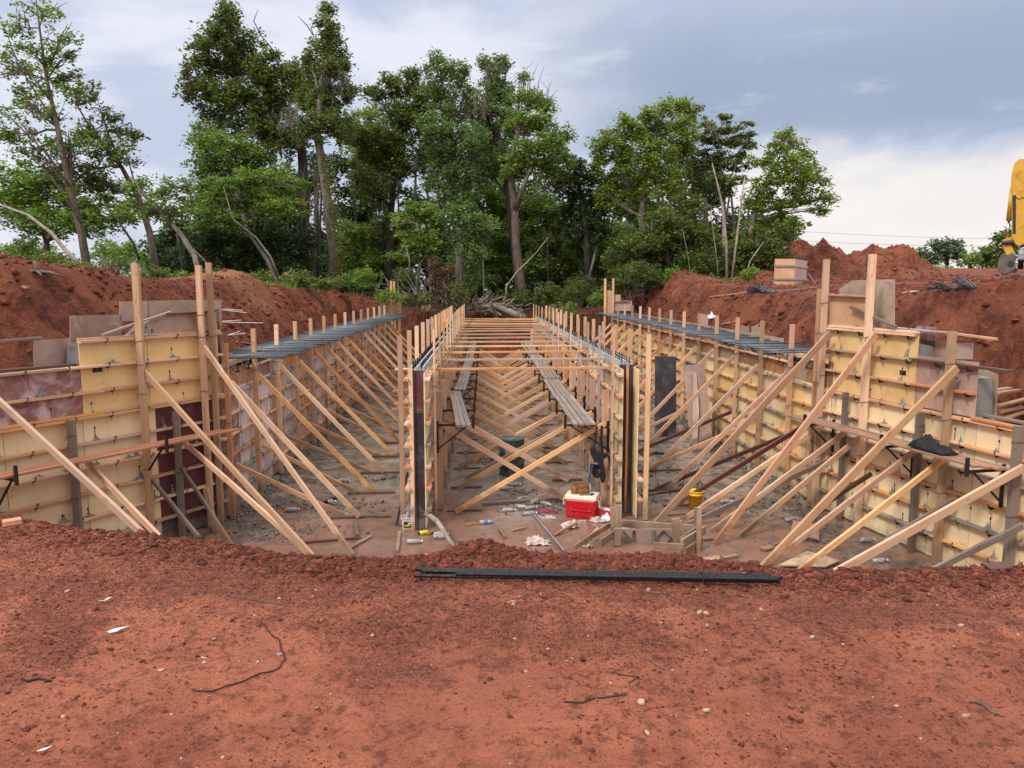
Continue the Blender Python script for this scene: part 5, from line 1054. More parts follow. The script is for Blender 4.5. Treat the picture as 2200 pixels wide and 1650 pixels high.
# ---------------------------------------------------------------- excavator
def excavator():
    Y=36.; q=lambda x,y,d=0: at_y(2240+(x-2240)*.82,y,Y)+Vector((0,d,0))
    base=q(2240,575); t=thing('excavator','yellow excavator arm with bucket resting at the right picture edge','excavator',(base.x,Y,gz(base.x,Y)))
    arm=[q(x,y) for x,y in ((2184,344),(2195,335),(2206,337),(2222,352),(2226,400),(2216,480),(2207,520),(2190,528),(2180,520),(2175,505),(2176,420),(2175,392),(2177,370))]
    o=MB().prism(arm,(0,.48,0)).build('stick_arm','machine_yellow',t); bv=o.modifiers.new('b','BEVEL'); bv.width=.02; bv.segments=2
    o=MB().prism([q(2178,415,-.012),q(2186,415,-.012),q(2184,500,-.012),q(2177,500,-.012)],(0,.02,0)).build('side_recess','machine_dark',t)
    MB().tube([q(2177,392,.24),q(2181,392,.24)],.22,12).build('pivot_pin','machine_dark',t)
    c1=q(2179,396,.24);c2=q(2169,470,.24);c3=q(2163,515,.24)
    MB().tube([c1,c2],.12,12).build('hydraulic_cylinder','machine_yellow',t,True); MB().tube([c2,c3],.055,10).build('piston_rod','chrome',t,True)
    MB().tube([q(2184,418,-.03),q(2192,424,-.03),q(2205,420,-.03)],.015,5).build('hose','machine_dark',t)
    MB().bar(q(2157,519,.24),q(2185,508,.24),.30,.20,(0,1,0)).build('tipping_link','machine_yellow',t); MB().tube([q(2154,519,.05),q(2158,519,.05),q(2180,518,.05)],.10,10).build('link_pin','machine_dark',t)
    MB().bar(q(2162,522,.24),q(2174,548,.24),.34,.25,(0,1,0)).build('bucket_link','machine_yellow',t)
    bk=[q(x,y,-.2) for x,y in ((2157,541),(2149,549),(2144,560),(2142,572),(2144,581),(2150,587),(2160,589),(2176,583),(2183,577),(2180,566),(2184,548),(2176,541),(2166,546))]
    MB().prism([q(2176,583,-.26),q(2184,576,-.26),q(2186,580,-.26),(q(2178,587,-.26))],(0,1.2,0)).build('cutting_edge','machine_dark',t); MB().tube([q(2172,566,-.24),q(2172,566,-.2)],.14,12).build('side_boss','machine_dark',t)
    o=MB().prism(bk,(0,1.05,0)).build('bucket','bucket_steel',t); bv=o.modifiers.new('b','BEVEL'); bv.width=.03; bv.segments=2
    m=MB()
    for k in range(5): p=q(2150,588,-.3+.25*k); m.bar(p,p+Vector((.0,-.02,-.16)),.07,.05,(0,1,0))
    m.build('teeth','bucket_steel',t)
    # boom and machine body, to the right of the frame
    b0=q(2212,350,.24); bp=[q(2196,340,.05),q(2215,330,.05),q(2300,250,.05),q(2360,245,.05),q(2520,470,.05),q(2490,490,.05),q(2350,300,.05),q(2310,300,.05),q(2222,385,.05)]
    MB().prism(bp,(0,.5,0)).build('boom','machine_yellow',t)
    g=gz(q(2480,560).x,Y); X0=q(2560,560).x
    ob('house',boxv((X0,Y+.3,g+2.0),(3.6,2.8,1.3)),BF,'machine_yellow',t); ob('cab',boxv((X0-1.0,Y-.6,g+2.9),(1.4,1.0,1.5)),BF,'glass_dark',t)
    for dy in (-1.2,1.2):
        m=MB(); m.box((X0,Y+.3+dy,g+.55),(3.6,.6,.95)); m.tube([(X0-1.8,Y+dy,g+.55),(X0-1.8,Y+.6+dy,g+.55)],.48,14); m.tube([(X0+1.8,Y+dy,g+.55),(X0+1.8,Y+.6+dy,g+.55)],.48,14); m.build('track','machine_dark',t)
    t.rotation_euler.z=-math.atan2(base.x,Y)
excavator()
def truck():
    Y=40; q=at_y(2205,551,Y); x0=at_y(2188,540,Y).x; t=thing('pickup_truck','front corner of a parked silver truck behind the excavator bucket','truck',(x0,Y,q.z)); t.rotation_euler.z=-math.atan2(x0,Y); zt=at_y(2190,530,Y).z; zb=at_y(2190,560,Y).z
    body=[(x0,Y,zb),(x0,Y,zt-.25),(x0+.08,Y,zt-.06),(x0+.3,Y,zt),(x0+1.9,Y,zt+.02),(x0+1.9,Y,zb)]
    o=MB().prism(body,(0,4.8,0)).build('body','car_silver',t); bv=o.modifiers.new('b','BEVEL'); bv.width=.06; bv.segments=3
    for k in range(3): ob('grille_bar',boxv((x0+.95,Y-.02,zt-.2-.13*k),(1.5,.05,.05)),BF,'chrome',t)
    ob('grille',boxv((x0+.95,Y-.005,zt-.33),(1.35,.03,.36)),BF,'machine_dark',t)
    for dx in (.18,1.72): ob('headlight',boxv((x0+dx,Y-.02,zt-.28),(.28,.06,.22)),BF,'paper_white',t)
    ob('bumper',boxv((x0+.95,Y-.06,zb+.18),(1.95,.12,.2)),BF,'chrome',t)
    ob('cabin',boxv((x0+.95,Y+2.7,zt+.32),(1.6,1.8,.62)),BF,'glass_dark',t)
    for dx in (.15,1.75):
        for dy in (.9,3.9): MB().tube([(x0+dx-.13,Y+dy,zb),(x0+dx+.13,Y+dy,zb)],.38,16).build('wheel','machine_dark',t)
truck()
for i,(y0,y1) in enumerate(((491,509),(512,523))):
    A=at_y(1640,y0,190);B=at_y(2400,y1,190); pts=[A.lerp(B,k/12)+Vector((0,0,-1.2*(1-(2*k/12-1)**2))) for k in range(13)]
    o=MB().tube(pts,.035,4).build('power_line','wire_grey'); tag(o,('upper','lower')[i]+' thin power line crossing the pale sky at right','power line')
A=at_y(-80,478,190);B=at_y(140,486,190); o=MB().tube([A,B],.035,4).build('power_line','wire_grey'); tag(o,'thin power line in the sky behind the left trees','power line')
# crumbs and wet lumps of concrete on the slab
def slab_crumbs():
    P=[];s_=[]
    piles=[(-3.2,15.6,1.3,.6),(-2.2,18.0,.5,.4),(-3.9,13.9,1.2,.5),(1.0,15.3,.8,.5),(.9,16.6,.5,.4),(4.0,18.8,1.2,.8),(4.6,17.0,.6,.5),(5.6,15.2,.9,.8),(6.0,13.6,.6,.8),(-2.1,20.4,.5,.3),(-2.6,24,.5,.4),(4.1,22.5,.9,.6),(3.6,16,.5,.8),(.2,19.5,.8,.8),(1.8,15.6,.5,.3)]
    for cx,cy,rx,ry in piles:
        n=int(250*rx); P.append(np.stack([rng.normal(cx,rx*.5,n),rng.normal(cy,ry*.5,n)],1)); s_.append(np.clip(.012*np.exp(rng.normal(0,.6,n)),.005,.05))
    n=1800; P.append(np.stack([rng.uniform(-4.6,6.6,n),rng.uniform(12.4,40,n)],1)); s_.append(np.clip(.008*np.exp(rng.normal(0,.5,n)),.004,.03))
    for x0 in (-4.85,6.75):
        n=900; P.append(np.stack([x0+rng.normal(0,.13,n),rng.uniform(14.6,40,n)],1)); s_.append(np.clip(.02*np.exp(rng.normal(0,.5,n)),.006,.06))
    P=np.concatenate(P);s_=np.concatenate(s_); P=np.concatenate([P,s_[:,None]*.3+.012],1)
    tag(scatter('concrete_crumbs',P,s_,'concrete_dark',.7),'grey crumbs and lumps of spilled concrete scattered over the slab','concrete crumbs')
slab_crumbs()
# ---------------------------------------------------------------- trees
def leaves(C,size,up=.35,fold=.25):
    """leaf quads centred at C (n,3)"""
    n=len(C); th=rng.uniform(0,6.283,n); d=np.stack([np.cos(th),np.sin(th),rng.uniform(-.7,.4,n)],1); d/=np.linalg.norm(d,axis=1)[:,None]
    nr=rng.normal(0,1,(n,3)); nr[:,2]=np.abs(nr[:,2])+up; w=np.cross(d,nr); w/=np.linalg.norm(w,axis=1)[:,None]; s=size[:,None]
    a=C-d*s*.5; b=C+w*s*.3; c=C+d*s*.55; e=C-w*s*.3
    V=np.stack([a,b,c,e],1).reshape(-1,3); Fq=np.arange(n*4).reshape(-1,4); return V,Fq
def clumps(blobs,Y,dens,cr=.55,lsz=.15,fl=.7,yd=.8,shell=.55,leafy=1.):
    """blobs: (px,py,rx,ry[,dy]) in picture pixels at distance Y -> leaf centres"""
    out=[]
    for b in blobs:
        px,py,rx,ry=b[:4]; dy=b[4] if len(b)>4 else rng.uniform(-.4,.4); c=np.array(at_y(px,py,Y+dy*Y*.05)); k=Y/F; ax=rx*k; az=ry*k; ay=max(ax,az)*yd
        vol=ax*az/(cr*cr); n=max(5,int(vol*7.5*dens)); g=rng.normal(0,1,(n,3)); g/=np.linalg.norm(g,axis=1)[:,None]; r=rng.uniform(0,1,n)**shell
        cc=c+g*r[:,None]*np.array([ax,ay,az]); 
        for q in cc:
            cs=cr*rng.uniform(.5,1.25); m=int(58*leafy*rng.uniform(.6,1.3)*(cs/cr)**1.5); p=rng.normal(0,.46,(m,3))*np.array([cs,cs,cs*fl]); 
            a=rng.uniform(0,6.28); tilt=p[:,0]*math.cos(a)+p[:,1]*math.sin(a); p[:,2]-=.25*np.abs(tilt); out.append(q+p)
    return np.concatenate(out)
def tree(label,Y,trunk,blobs,leaf='leaf_mid',bark='bark_brown',dens=1.,cr=.55,lsz=.15,group=None,limbs=(),fl=.7,auto=9,name='tree',leafy=1.,tw=0,cat='tree',shell=.55,parts=()):
    """trunk: [(px,py,r_m)...] from base up"""
    base=at_y(trunk[0][0],trunk[0][1],Y); t=thing(name,label,cat,base,group)
    m=MB(); yv=[0]+[random.uniform(-.4,.4) for _ in trunk[1:]]
    pts=[at_y(x,y,Y+q) for (x,y,r),q in zip(trunk,yv)]; pts[0].z-=.5; rad=[r for _,_,r in trunk]; m.tube(pts,rad,9)
    def limb(A,B,r0,r1,n=5,wob=.12):
        L=(B-A).length; P=[A]; 
        for i in range(1,n): u=i/n; P.append(A.lerp(B,u)+Vector((random.uniform(-1,1),random.uniform(-1,1),random.uniform(-.5,1)))*L*wob*(1-u)*.6)
        P.append(B); m.tube(P,[r0+(r1-r0)*i/n for i in range(n+1)],5,cap=False); return P
    for l in limbs: P=[at_y(x,y,Y+random.uniform(-.5,.5)) for x,y,r in l]; m.tube(P,[r for _,_,r in l],6)
    for b in blobs:
        if b[2]<22 and len(trunk)<3: continue
        c=at_y(b[0],b[1],Y+(b[4] if len(b)>4 else 0)*Y*.05)
        # start from the closest trunk point that lies lower
        cand=[(p,r) for p,r in zip(pts,rad) if p.z<c.z+.2] or [(pts[0],rad[0])]
        p,r=min(cand,key=lambda q:(q[0]-c).length+.35*abs(q[0].z-c.z)); P=limb(p,c,max(.03,r*.55),.025)
        k=Y/F
        for j in range(auto):
            e=c+Vector((random.uniform(-1,1)*b[2]*k,random.uniform(-.7,.7)*b[2]*k,random.uniform(-.7,1)*b[3]*k))*.85; limb(random.choice(P[2:]),e,.028,.008,4,.2)
    m.build('trunk',bark,t,True)
    Cn=clumps(blobs,Y,dens,cr,lsz,fl,shell=shell,leafy=leafy)
    V,Fq=leaves(Cn,rng.uniform(.6,1.4,len(Cn))*lsz*1.28); npmesh('crown',V,Fq,leaf,t)
    return t
LD,LM,LB,LO,LBL='leaf_dark','leaf_mid','leaf_bright','leaf_olive','leaf_blue'
NL=[0]
# leaning sparse trees at left
tree('tall feathery tree leaning left at the far left of the picture',36,[(192,590,.20),(175,500,.17),(150,400,.14),(125,280,.11),(100,170,.07),(85,60,.04),(75,-20,.02)],[(95,20,50,28),(130,75,40,26),(35,60,45,50),(150,112,26,12),(95,130,45,40),(30,150,55,45),(130,180,50,38),(60,225,60,45),(20,290,45,60),(120,250,45,35),(165,165,28,16),(150,300,45,35),(75,320,55,45)],LM,'bark_brown',.30,.34,.115,limbs=[[(125,280,.06),(90,220,.04),(40,140,.03),(10,60,.015)],[(150,400,.06),(100,330,.04),(30,260,.025),(-20,210,.01)],[(110,220,.05),(60,150,.03),(20,110,.015)],[(175,480,.05),(110,380,.035),(40,310,.02)]],auto=14,leafy=.75)
tree('leaning tree behind the tall feathery one at the left',38,[(342,600,.19),(322,500,.16),(300,430,.13),(262,360,.10),(200,285,.06),(165,225,.03)],[(170,215,22,30),(205,215,20,40),(235,250,22,28),(270,280,22,20),(190,290,50,40),(250,330,55,40),(180,370,60,45),(230,400,50,35),(130,360,45,40),(290,290,14,10)],LD,'bark_brown',.6,.42,.12,limbs=[[(300,430,.05),(280,360,.035),(262,300,.02),(285,285,.01)],[(262,360,.06),(230,280,.04),(205,200,.01)]],auto=12,leafy=.85)
tree('thin bent tree leaning over the bank between the left uprights',35,[(434,600,.12),(418,550,.12),(390,505,.11),(355,465,.09),(310,420,.07),(280,380,.04)],[(360,415,35,28),(400,400,24,18),(330,450,35,25),(370,455,40,18),(300,395,28,25)],LM,'bark_grey',.6,.38,.12,auto=9)
tree('low dense green tree at the left edge below the feathery one',42,[(110,590,.16),(100,520,.13),(80,450,.08),(60,390,.04)],[(60,380,70,35),(20,420,50,45),(110,410,70,40),(180,440,70,40),(60,460,80,40),(240,470,50,35),(140,480,80,35),(290,440,30,30)],LM,'bark_brown',.85,.5,.15)
o=MB().tube([at_y(x,y,33) for x,y in ((190,585),(150,548),(110,500),(60,462),(-10,436))],[.10,.09,.075,.06,.04],7).build('broken_tree','bark_pale',smooth=True); tag(o,'bare broken trunk slanting up to the left edge','tree trunk')
o=MB().tube([at_y(x,y,34) for x,y in ((300,560),(285,520),(250,470),(225,440))],[.06,.055,.04,.02],6).build('dead_sapling','bark_dark',smooth=True); tag(o,'thin dark leaning stem among the left trees','tree trunk')
# big dark oak
tree('big dark oak with crown leaning left over the clearing',50,[(640,612,.40),(650,520,.36),(655,420,.32),(648,320,.28),(620,240,.22),(560,170,.15),(500,100,.08)],[(488,38,30,32),(470,80,40,30),(520,95,45,35),(440,90,26,18),(430,135,40,34),(500,140,60,38),(565,150,40,30),(410,185,28,32),(450,200,50,32),(520,205,70,40),(590,210,55,45),(615,150,28,28),(470,250,50,32),(550,270,70,45),(620,290,50,45),(585,120,20,14),(640,180,26,40)],LD,'bark_dark',1.15,.5,.15,auto=5)
tree('leafy mid green tree under the leaning oak',48,[(560,612,.20),(540,520,.18),(510,420,.13),(470,330,.07)],[(430,290,32,34),(470,320,50,40),(440,360,40,45),(500,380,60,45),(545,330,50,40),(450,430,45,42),(520,450,60,40),(590,400,50,50)],LM,'bark_grey',1.0,.5,.15)
tree('flat-topped fresh green tree in front of the oak',44,[(600,605,.13),(575,560,.12),(540,510,.09),(510,470,.06),(500,430,.04)],[(500,395,60,18),(560,375,60,18),(610,395,45,20),(470,425,50,22),(540,430,70,25),(610,445,50,25),(490,470,50,22),(430,470,40,25)],'leaf_mid','bark_grey',.9,.42,.13,fl=.35)
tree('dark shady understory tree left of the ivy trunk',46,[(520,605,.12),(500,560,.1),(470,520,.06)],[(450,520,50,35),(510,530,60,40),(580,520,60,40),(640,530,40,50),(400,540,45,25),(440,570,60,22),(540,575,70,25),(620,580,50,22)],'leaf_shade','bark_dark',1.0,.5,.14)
tree('tall ivy-clad tree with bare pale lower trunk left of centre',46,[(718,618,.34),(716,540,.30),(706,450,.28),(694,360,.25),(680,285,.22),(690,200,.17),(700,100,.10),(703,30,.03)],[(703,26,14,20),(702,60,22,28),(700,105,34,32),(712,150,32,34),(690,165,35,35),(665,135,18,30),(735,130,18,26),(700,215,48,40),(745,200,22,28),(660,215,24,30),(700,265,48,34),(735,280,28,34),(655,285,26,25)],LD,'bark_grey',1.1,.4,.13,auto=3)
# ivy leaves along the trunk and the hanging dead branches
def ivy():
    V=[]
    for i in range(1500):
        u=rng.uniform(0,1); y=330+u*285; x=np.interp(y,[285,360,450,540,618],[684,696,708,718,722])+rng.normal(8,9); V.append(at_y(x,y,45.6+rng.uniform(-.4,.3)))
    V,Fq=leaves(np.array(V),rng.uniform(.1,.2,1500)); o=npmesh('climbing_vine',V,Fq,'leaf_olive'); tag(o,'pale olive vine climbing the bare lower trunk left of centre','vine')
    for (cx,cy,sp,n,L,lb) in ((622,235,40,20,85,'largest bundle of hanging dead branches, left of the ivy-clad trunk'),(702,130,24,14,75,'dead twigs hanging high in the ivy-clad top'),(735,165,20,10,60,'small bundle of dead twigs right of the ivy-clad top')):
        m=MB(); A=at_y(cx,cy,45)
        for i in range(n):
            dx=random.uniform(-1,1)*sp; l=L*random.uniform(.5,1.05); P=[A]; x=cx;y=cy
            ph=random.uniform(0,6)
            for k in range(1,5): x=cx+dx*(k/4)**.8+6*math.sin(ph+k*1.7)+random.uniform(-5,5); y=cy-20+l*k/4+random.uniform(-8,8); P.append(at_y(x,y,45+random.uniform(-.3,.3)))
            m.tube(P,[.03,.022,.016,.010,.005],4,cap=False)
            for z in range(3): Q=P[random.randint(1,4)]; m.tube([Q,Q+Vector((random.uniform(-.5,.5),0,random.uniform(-.7,.1)))],[.009,.004],3,cap=False)
        o=m.build('dead_branches','bark_grey'); tag(o,lb,'branches')
    m=MB()
    for i in range(34):
        x=random.gauss(668,16); a=random.uniform(330,430); P=[at_y(x+random.uniform(-9,9),a+k*(600-a)/7*random.uniform(.9,1.05),47) for k in range(8)]; m.tube(P,.011,4,cap=False)
    o=m.build('hanging_vines','bark_twig'); tag(o,'brown curtain of dead vines left of the bare trunk','vine')
    for (pts,l) in (([(555,20),(545,45),(560,75),(585,105),(600,140)],'bare curved branch tip above the oak crown'),([(640,35),(660,55),(675,80),(668,60),(680,40)],'thin bare twig fork left of the ivy-clad top')):
        o=MB().tube([at_y(x,y,49) for x,y in pts],[.012]+[.03]*(len(pts)-1),4).build('bare_branch','bark_dark'); tag(o,l,'branch')
ivy()
tree('yellow-green tree glimpsed behind between oak and centre trees',62,[(800,600,.2),(795,420,.15),(790,300,.07)],[(800,245,38,26),(770,290,45,40),(830,290,40,40),(780,350,55,45),(750,260,22,22)],LB,'bark_grey',.9,.6,.18)
tree('dark tree with a long branch reaching left toward the ivy-clad tree',50,[(838,620,.28),(838,540,.26),(840,450,.22),(850,360,.15),(860,280,.08)],[(795,192,22,16),(820,200,26,18),(850,185,30,20),(835,165,14,14),(880,190,32,26),(880,155,26,14),(910,210,35,30),(860,240,50,32),(900,270,55,40),(840,300,45,36),(800,330,45,35),(860,350,60,40),(800,400,50,40),(780,300,30,30)],LD,'bark_dark',.95,.48,.15,auto=7)
tree('tallest centre tree with twin tops',48,[(985,630,.18),(985,540,.18),(982,450,.17),(975,330,.14),(960,230,.09),(945,150,.03)],[(940,120,14,20),(938,150,26,26),(968,150,18,22),(950,190,38,30),(990,180,30,30),(1000,150,16,18),(960,235,50,32),(1010,240,36,36),(940,280,50,36),(1000,300,50,42),(960,345,55,40),(1010,370,45,45),(950,400,50,42),(990,440,45,40)],LBL,'bark_grey',.8,.42,.13,auto=8)
tree('pointed tree right of the tallest centre tree',50,[(1115,640,.22),(1105,540,.2),(1090,420,.17),(1070,300,.12),(1062,180,.04)],[(1040,130,12,18),(1062,140,24,20),(1085,135,14,20),(1060,175,34,32),(1045,210,34,30),(1088,200,26,28),(1050,250,40,36),(1090,250,34,34),(1060,300,50,40),(1040,350,45,40),(1090,350,40,40)],LBL,'bark_brown',.9,.42,.14,auto=6)
tree('rounder tree at the right of the centre group with forked red-brown trunk',47,[(1135,668,.30),(1118,600,.27),(1108,520,.25),(1106,450,.23),(1095,370,.17),(1110,290,.10)],[(1125,165,14,12),(1118,205,20,20),(1150,215,34,24),(1175,235,22,26),(1145,255,44,30),(1110,270,35,30),(1180,280,24,22),(1150,310,50,30),(1200,310,26,26),(1215,290,14,20),(1215,340,24,24),(1165,350,50,36),(1110,360,40,36),(1200,385,36,30)],LM,'bark_brown',.85,.42,.13,limbs=[[(1106,450,.16),(1125,400,.12),(1150,340,.07)]],auto=7)
m=MB()
for i in range(26):
    x=random.uniform(1110,1180) if i%2 else random.uniform(1010,1050); y=random.uniform(150,230); P=[at_y(x,y+30,47),at_y(x+random.uniform(-8,12),y,47),at_y(x+random.uniform(-12,26),y-random.uniform(15,40),47)]; m.tube(P,[.03,.018,.008],4,cap=False)
o=m.build('bare_twigs','bark_twig'); tag(o,'fine bare twigs sticking above the centre group of trees','branches')
tree('small bright understory tree at the middle left of the wood',44,[(898,622,.09),(900,570,.08),(905,530,.05),(895,480,.03)],[(895,450,40,26),(870,480,38,25),(925,475,35,26),(890,515,50,25),(935,520,40,22),(880,550,45,20)],'leaf_mid','bark_pale',.95,.42,.13,limbs=[[(900,570,.05),(925,535,.035),(945,500,.02)]],fl=.5)
tree('soft green small tree just right of the centre of the wood',43,[(990,640,.08),(992,560,.075),(990,500,.05)],[(985,470,45,35),(1010,500,40,30),(965,510,40,30),(1000,545,40,22),(1040,480,35,30)],LBL,'bark_grey',.8,.4,.12)
tree('deep green tree behind the forked trunk',54,[(1060,620,.15),(1060,520,.13),(1065,430,.08)],[(1060,420,60,40),(1090,470,60,40),(1030,450,50,45),(1140,440,50,40),(1150,500,60,40),(1060,540,60,40),(1180,450,40,40)],LM,'bark_dark',.9,.5,.15)
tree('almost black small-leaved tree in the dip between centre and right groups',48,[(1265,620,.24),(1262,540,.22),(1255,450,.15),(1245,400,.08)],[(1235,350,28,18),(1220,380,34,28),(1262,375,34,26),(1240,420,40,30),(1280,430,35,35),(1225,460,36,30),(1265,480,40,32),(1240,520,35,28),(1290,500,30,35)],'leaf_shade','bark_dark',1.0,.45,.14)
tree('large bright yellow-green tree leading the right group',46,[(1395,625,.26),(1385,540,.24),(1378,470,.2),(1385,400,.15),(1400,330,.08)],[(1460,228,32,18),(1490,240,20,18),(1430,235,26,18),(1390,245,26,20),(1345,262,24,18),(1350,290,40,26),(1410,275,50,32),(1470,270,40,30),(1300,300,28,24),(1290,335,24,24),(1330,345,45,32),(1400,330,55,38),(1460,325,40,35),(1310,385,34,30),(1360,400,50,34),(1430,390,50,38),(1330,440,40,32),(1390,455,45,34),(1300,420,20,24)],LB,'bark_brown',.95,.45,.14,auto=6)
tree('lower green tree under the bright one of the right group',44,[(1440,615,.14),(1435,560,.12),(1430,500,.08)],[(1430,480,55,35),(1480,450,45,38),(1370,520,50,35),(1450,530,60,32),(1340,560,50,30),(1400,575,60,25),(1500,510,50,40),(1480,570,60,28)],LD,'bark_dark',.95,.45,.13)
tree('dark feathery tree with wind-swept top in the right group',47,[(1560,615,.14),(1556,520,.13),(1555,430,.12),(1548,360,.08),(1545,300,.03)],[(1520,262,26,12),(1555,252,24,8),(1560,275,36,14),(1600,268,20,7),(1605,290,22,10),(1520,300,40,22),(1575,305,40,18),(1610,312,14,7),(1540,345,50,28),(1500,350,34,30),(1590,345,30,22),(1560,390,50,28),(1510,400,40,30)],'leaf_dark','bark_pale',.75,.38,.13,limbs=[[(1555,430,.08),(1570,380,.06),(1590,340,.03)],[(1552,400,.08),(1520,350,.05),(1490,310,.03)],[(1552,440,.05),(1500,450,.03),(1470,470,.015)]],fl=.35,auto=8)
tree('spreading yellow-green tree at the right end of the wood',45,[(1600,610,.18),(1608,540,.17),(1618,470,.14),(1640,400,.1),(1670,350,.06)],[(1692,283,22,14),(1705,305,32,20),(1670,310,26,22),(1735,330,20,16),(1700,345,44,24),(1645,345,34,26),(1745,365,28,18),(1765,385,24,16),(1715,385,46,24),(1660,390,45,30),(1775,425,22,22),(1735,420,40,24),(1680,435,50,28),(1760,450,22,14),(1630,430,40,32),(1700,475,40,24),(1650,490,45,30),(1610,500,40,30)],LB,'bark_grey',.62,.4,.14,auto=9,leafy=.85)
tree('dark lower tree hanging beneath the right end of the wood',44,[(1585,605,.12),(1600,560,.11),(1620,520,.07)],[(1600,540,45,32),(1650,530,40,30),(1690,500,30,22),(1640,565,50,28),(1560,560,40,35),(1680,555,26,26),(1590,585,50,20)],LD,'bark_dark',.9,.42,.13)
for a in (((760,560),'mid green understory tree right of the bare pale trunk','leaf_mid'),((825,545),'shaded understory tree under the dark centre-left tree','leaf_dark'),((1010,590),'grey-green understory tree low at the picture centre','leaf_blue'),((1105,560),'mid green understory tree left of the forked trunk','leaf_mid'),((1190,560),'dark understory tree right of the forked trunk','leaf_dark'),((1320,560),'mid green understory tree left below the bright tree','leaf_mid'),((1255,590),'low green understory tree in the dip','leaf_mid'),((1480,560),'understory tree below the feathery dark tree','leaf_mid')):
    (x,y),l,lf=a; tree(l,51.5,[(x,y+60,.08),(x+4,y,.06),(x-3,y-50,.03)],[(x-26,y-40,34,24),(x+28,y-30,34,26),(x,y-66,32,24),(x-36,y+4,34,24),(x+36,y+8,34,24),(x,y+30,44,22)],lf,'bark_dark',.85,.42,.13,auto=3)
for i,(p,l,bk) in enumerate((([(1562,608,.12),(1560,520,.11),(1552,440,.10),(1540,390,.06),(1530,350,.03)],'straight pale bare trunk in front of the right group','bark_pale'),([(1572,600,.10),(1582,520,.09),(1592,440,.07),(1600,380,.04)],'second pale trunk leaning right beside the straight one','bark_pale'),([(1545,612,.05),(1538,540,.05),(1526,450,.03)],'thin pale sapling left of the straight trunk','bark_grey'),([(1598,605,.07),(1612,560,.05),(1640,520,.03)],'slim sapling curving right at the wood edge','bark_pale'),([(1265,600,.12),(1275,560,.12),(1290,500,.09),(1292,440,.06)],'greyish leaning trunk in the dark gap','bark_grey'),([(1180,660,.05),(1178,590,.05),(1175,500,.03)],'thin stem in the shade right of the forked trunk','bark_dark'),([(1085,655,.06),(1088,615,.055),(1110,585,.05),(1150,545,.035),(1178,510,.02)],'bare curving sapling bending right in front of the wood','bark_pale'),([(1040,640,.07),(1038,580,.07),(1036,520,.05)],'grey stem just right of the picture centre','bark_grey'),([(878,610,.05),(880,560,.045),(872,530,.03)],'thin grey stem left of the bright small tree','bark_grey'),([(1445,625,.09),(1448,580,.08),(1452,500,.06)],'torn grey trunk at the right wood edge','bark_grey'),([(1485,628,.03),(1480,560,.03),(1466,490,.02)],'very thin sapling at the right wood edge','bark_grey'),([(600,598,.10),(580,550,.09),(550,510,.07),(500,470,.05),(480,400,.03)],'slanting grey trunk with broken tip left of the ivy-clad tree','bark_grey'),([(470,598,.04),(440,560,.05),(400,520,.045),(370,480,.03)],'thin arching stem behind the left pair of uprights','bark_pale'),([(1495,610,.09),(1497,540,.09),(1494,440,.06)],'dark straight trunk in the right shade, left one','bark_brown'),([(1520,608,.08),(1523,540,.08),(1519,440,.05)],'dark straight trunk in the right shade, right one','bark_brown'))):
    o=MB().tube([at_y(x,y,47.5 if 'shade' in l or 'torn' in l or 'dark gap' in l else 42.5) for x,y,r in p],[r*.72 for _,_,r in p],7).build('sapling',bk,smooth=True); tag(o,l,'tree trunk')
# dense shaded wood behind: one mass
def wood_mass():
    out=[]
    prof=[(330,500),(400,440),(450,340),(520,280),(600,260),(700,300),(760,300),(820,320),(880,280),(950,250),(1020,240),(1090,270),(1160,300),(1220,390),(1270,430),(1320,350),(1380,280),(1450,260),(1520,310),(1580,360),(1650,440),(1690,520)]
    px=np.array([p[0] for p in prof]);py=np.array([p[1] for p in prof]); blobs=[]
    for i in range(420):
        x=rng.uniform(335,1680); t=np.interp(x,px,py); y=t+30+rng.uniform(0,1)**.8*(640-t-10); blobs.append((x,y,rng.uniform(22,42),rng.uniform(18,32)))
    b2=[(rng.uniform(380,1660),rng.uniform(500,640),rng.uniform(34,55),rng.uniform(24,36)) for i in range(170)]
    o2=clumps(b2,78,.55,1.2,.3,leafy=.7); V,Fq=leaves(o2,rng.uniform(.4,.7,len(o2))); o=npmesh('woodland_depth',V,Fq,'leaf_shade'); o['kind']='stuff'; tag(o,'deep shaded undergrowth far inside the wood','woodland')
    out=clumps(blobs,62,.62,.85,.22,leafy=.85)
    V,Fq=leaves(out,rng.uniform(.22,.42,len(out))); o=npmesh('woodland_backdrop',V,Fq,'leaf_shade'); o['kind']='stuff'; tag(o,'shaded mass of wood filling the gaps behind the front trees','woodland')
    m=MB()
    for i in range(60):
        x=rng.uniform(380,1660); y1=np.interp(x,px,py)+60; xx=x+rng.uniform(-25,25); r=rng.uniform(.06,.2); m.tube([at_y(x,640,57),at_y((x+xx)/2+rng.uniform(-6,6),(640+y1)/2,57),at_y(xx,y1,57)],[r,r*.8,r*.5],6)
    o=m.build('woodland_trunks','bark_dark',smooth=True); o['kind']='stuff'; tag(o,'dark trunks crowding in the shade behind the front trees','woodland')
wood_mass()
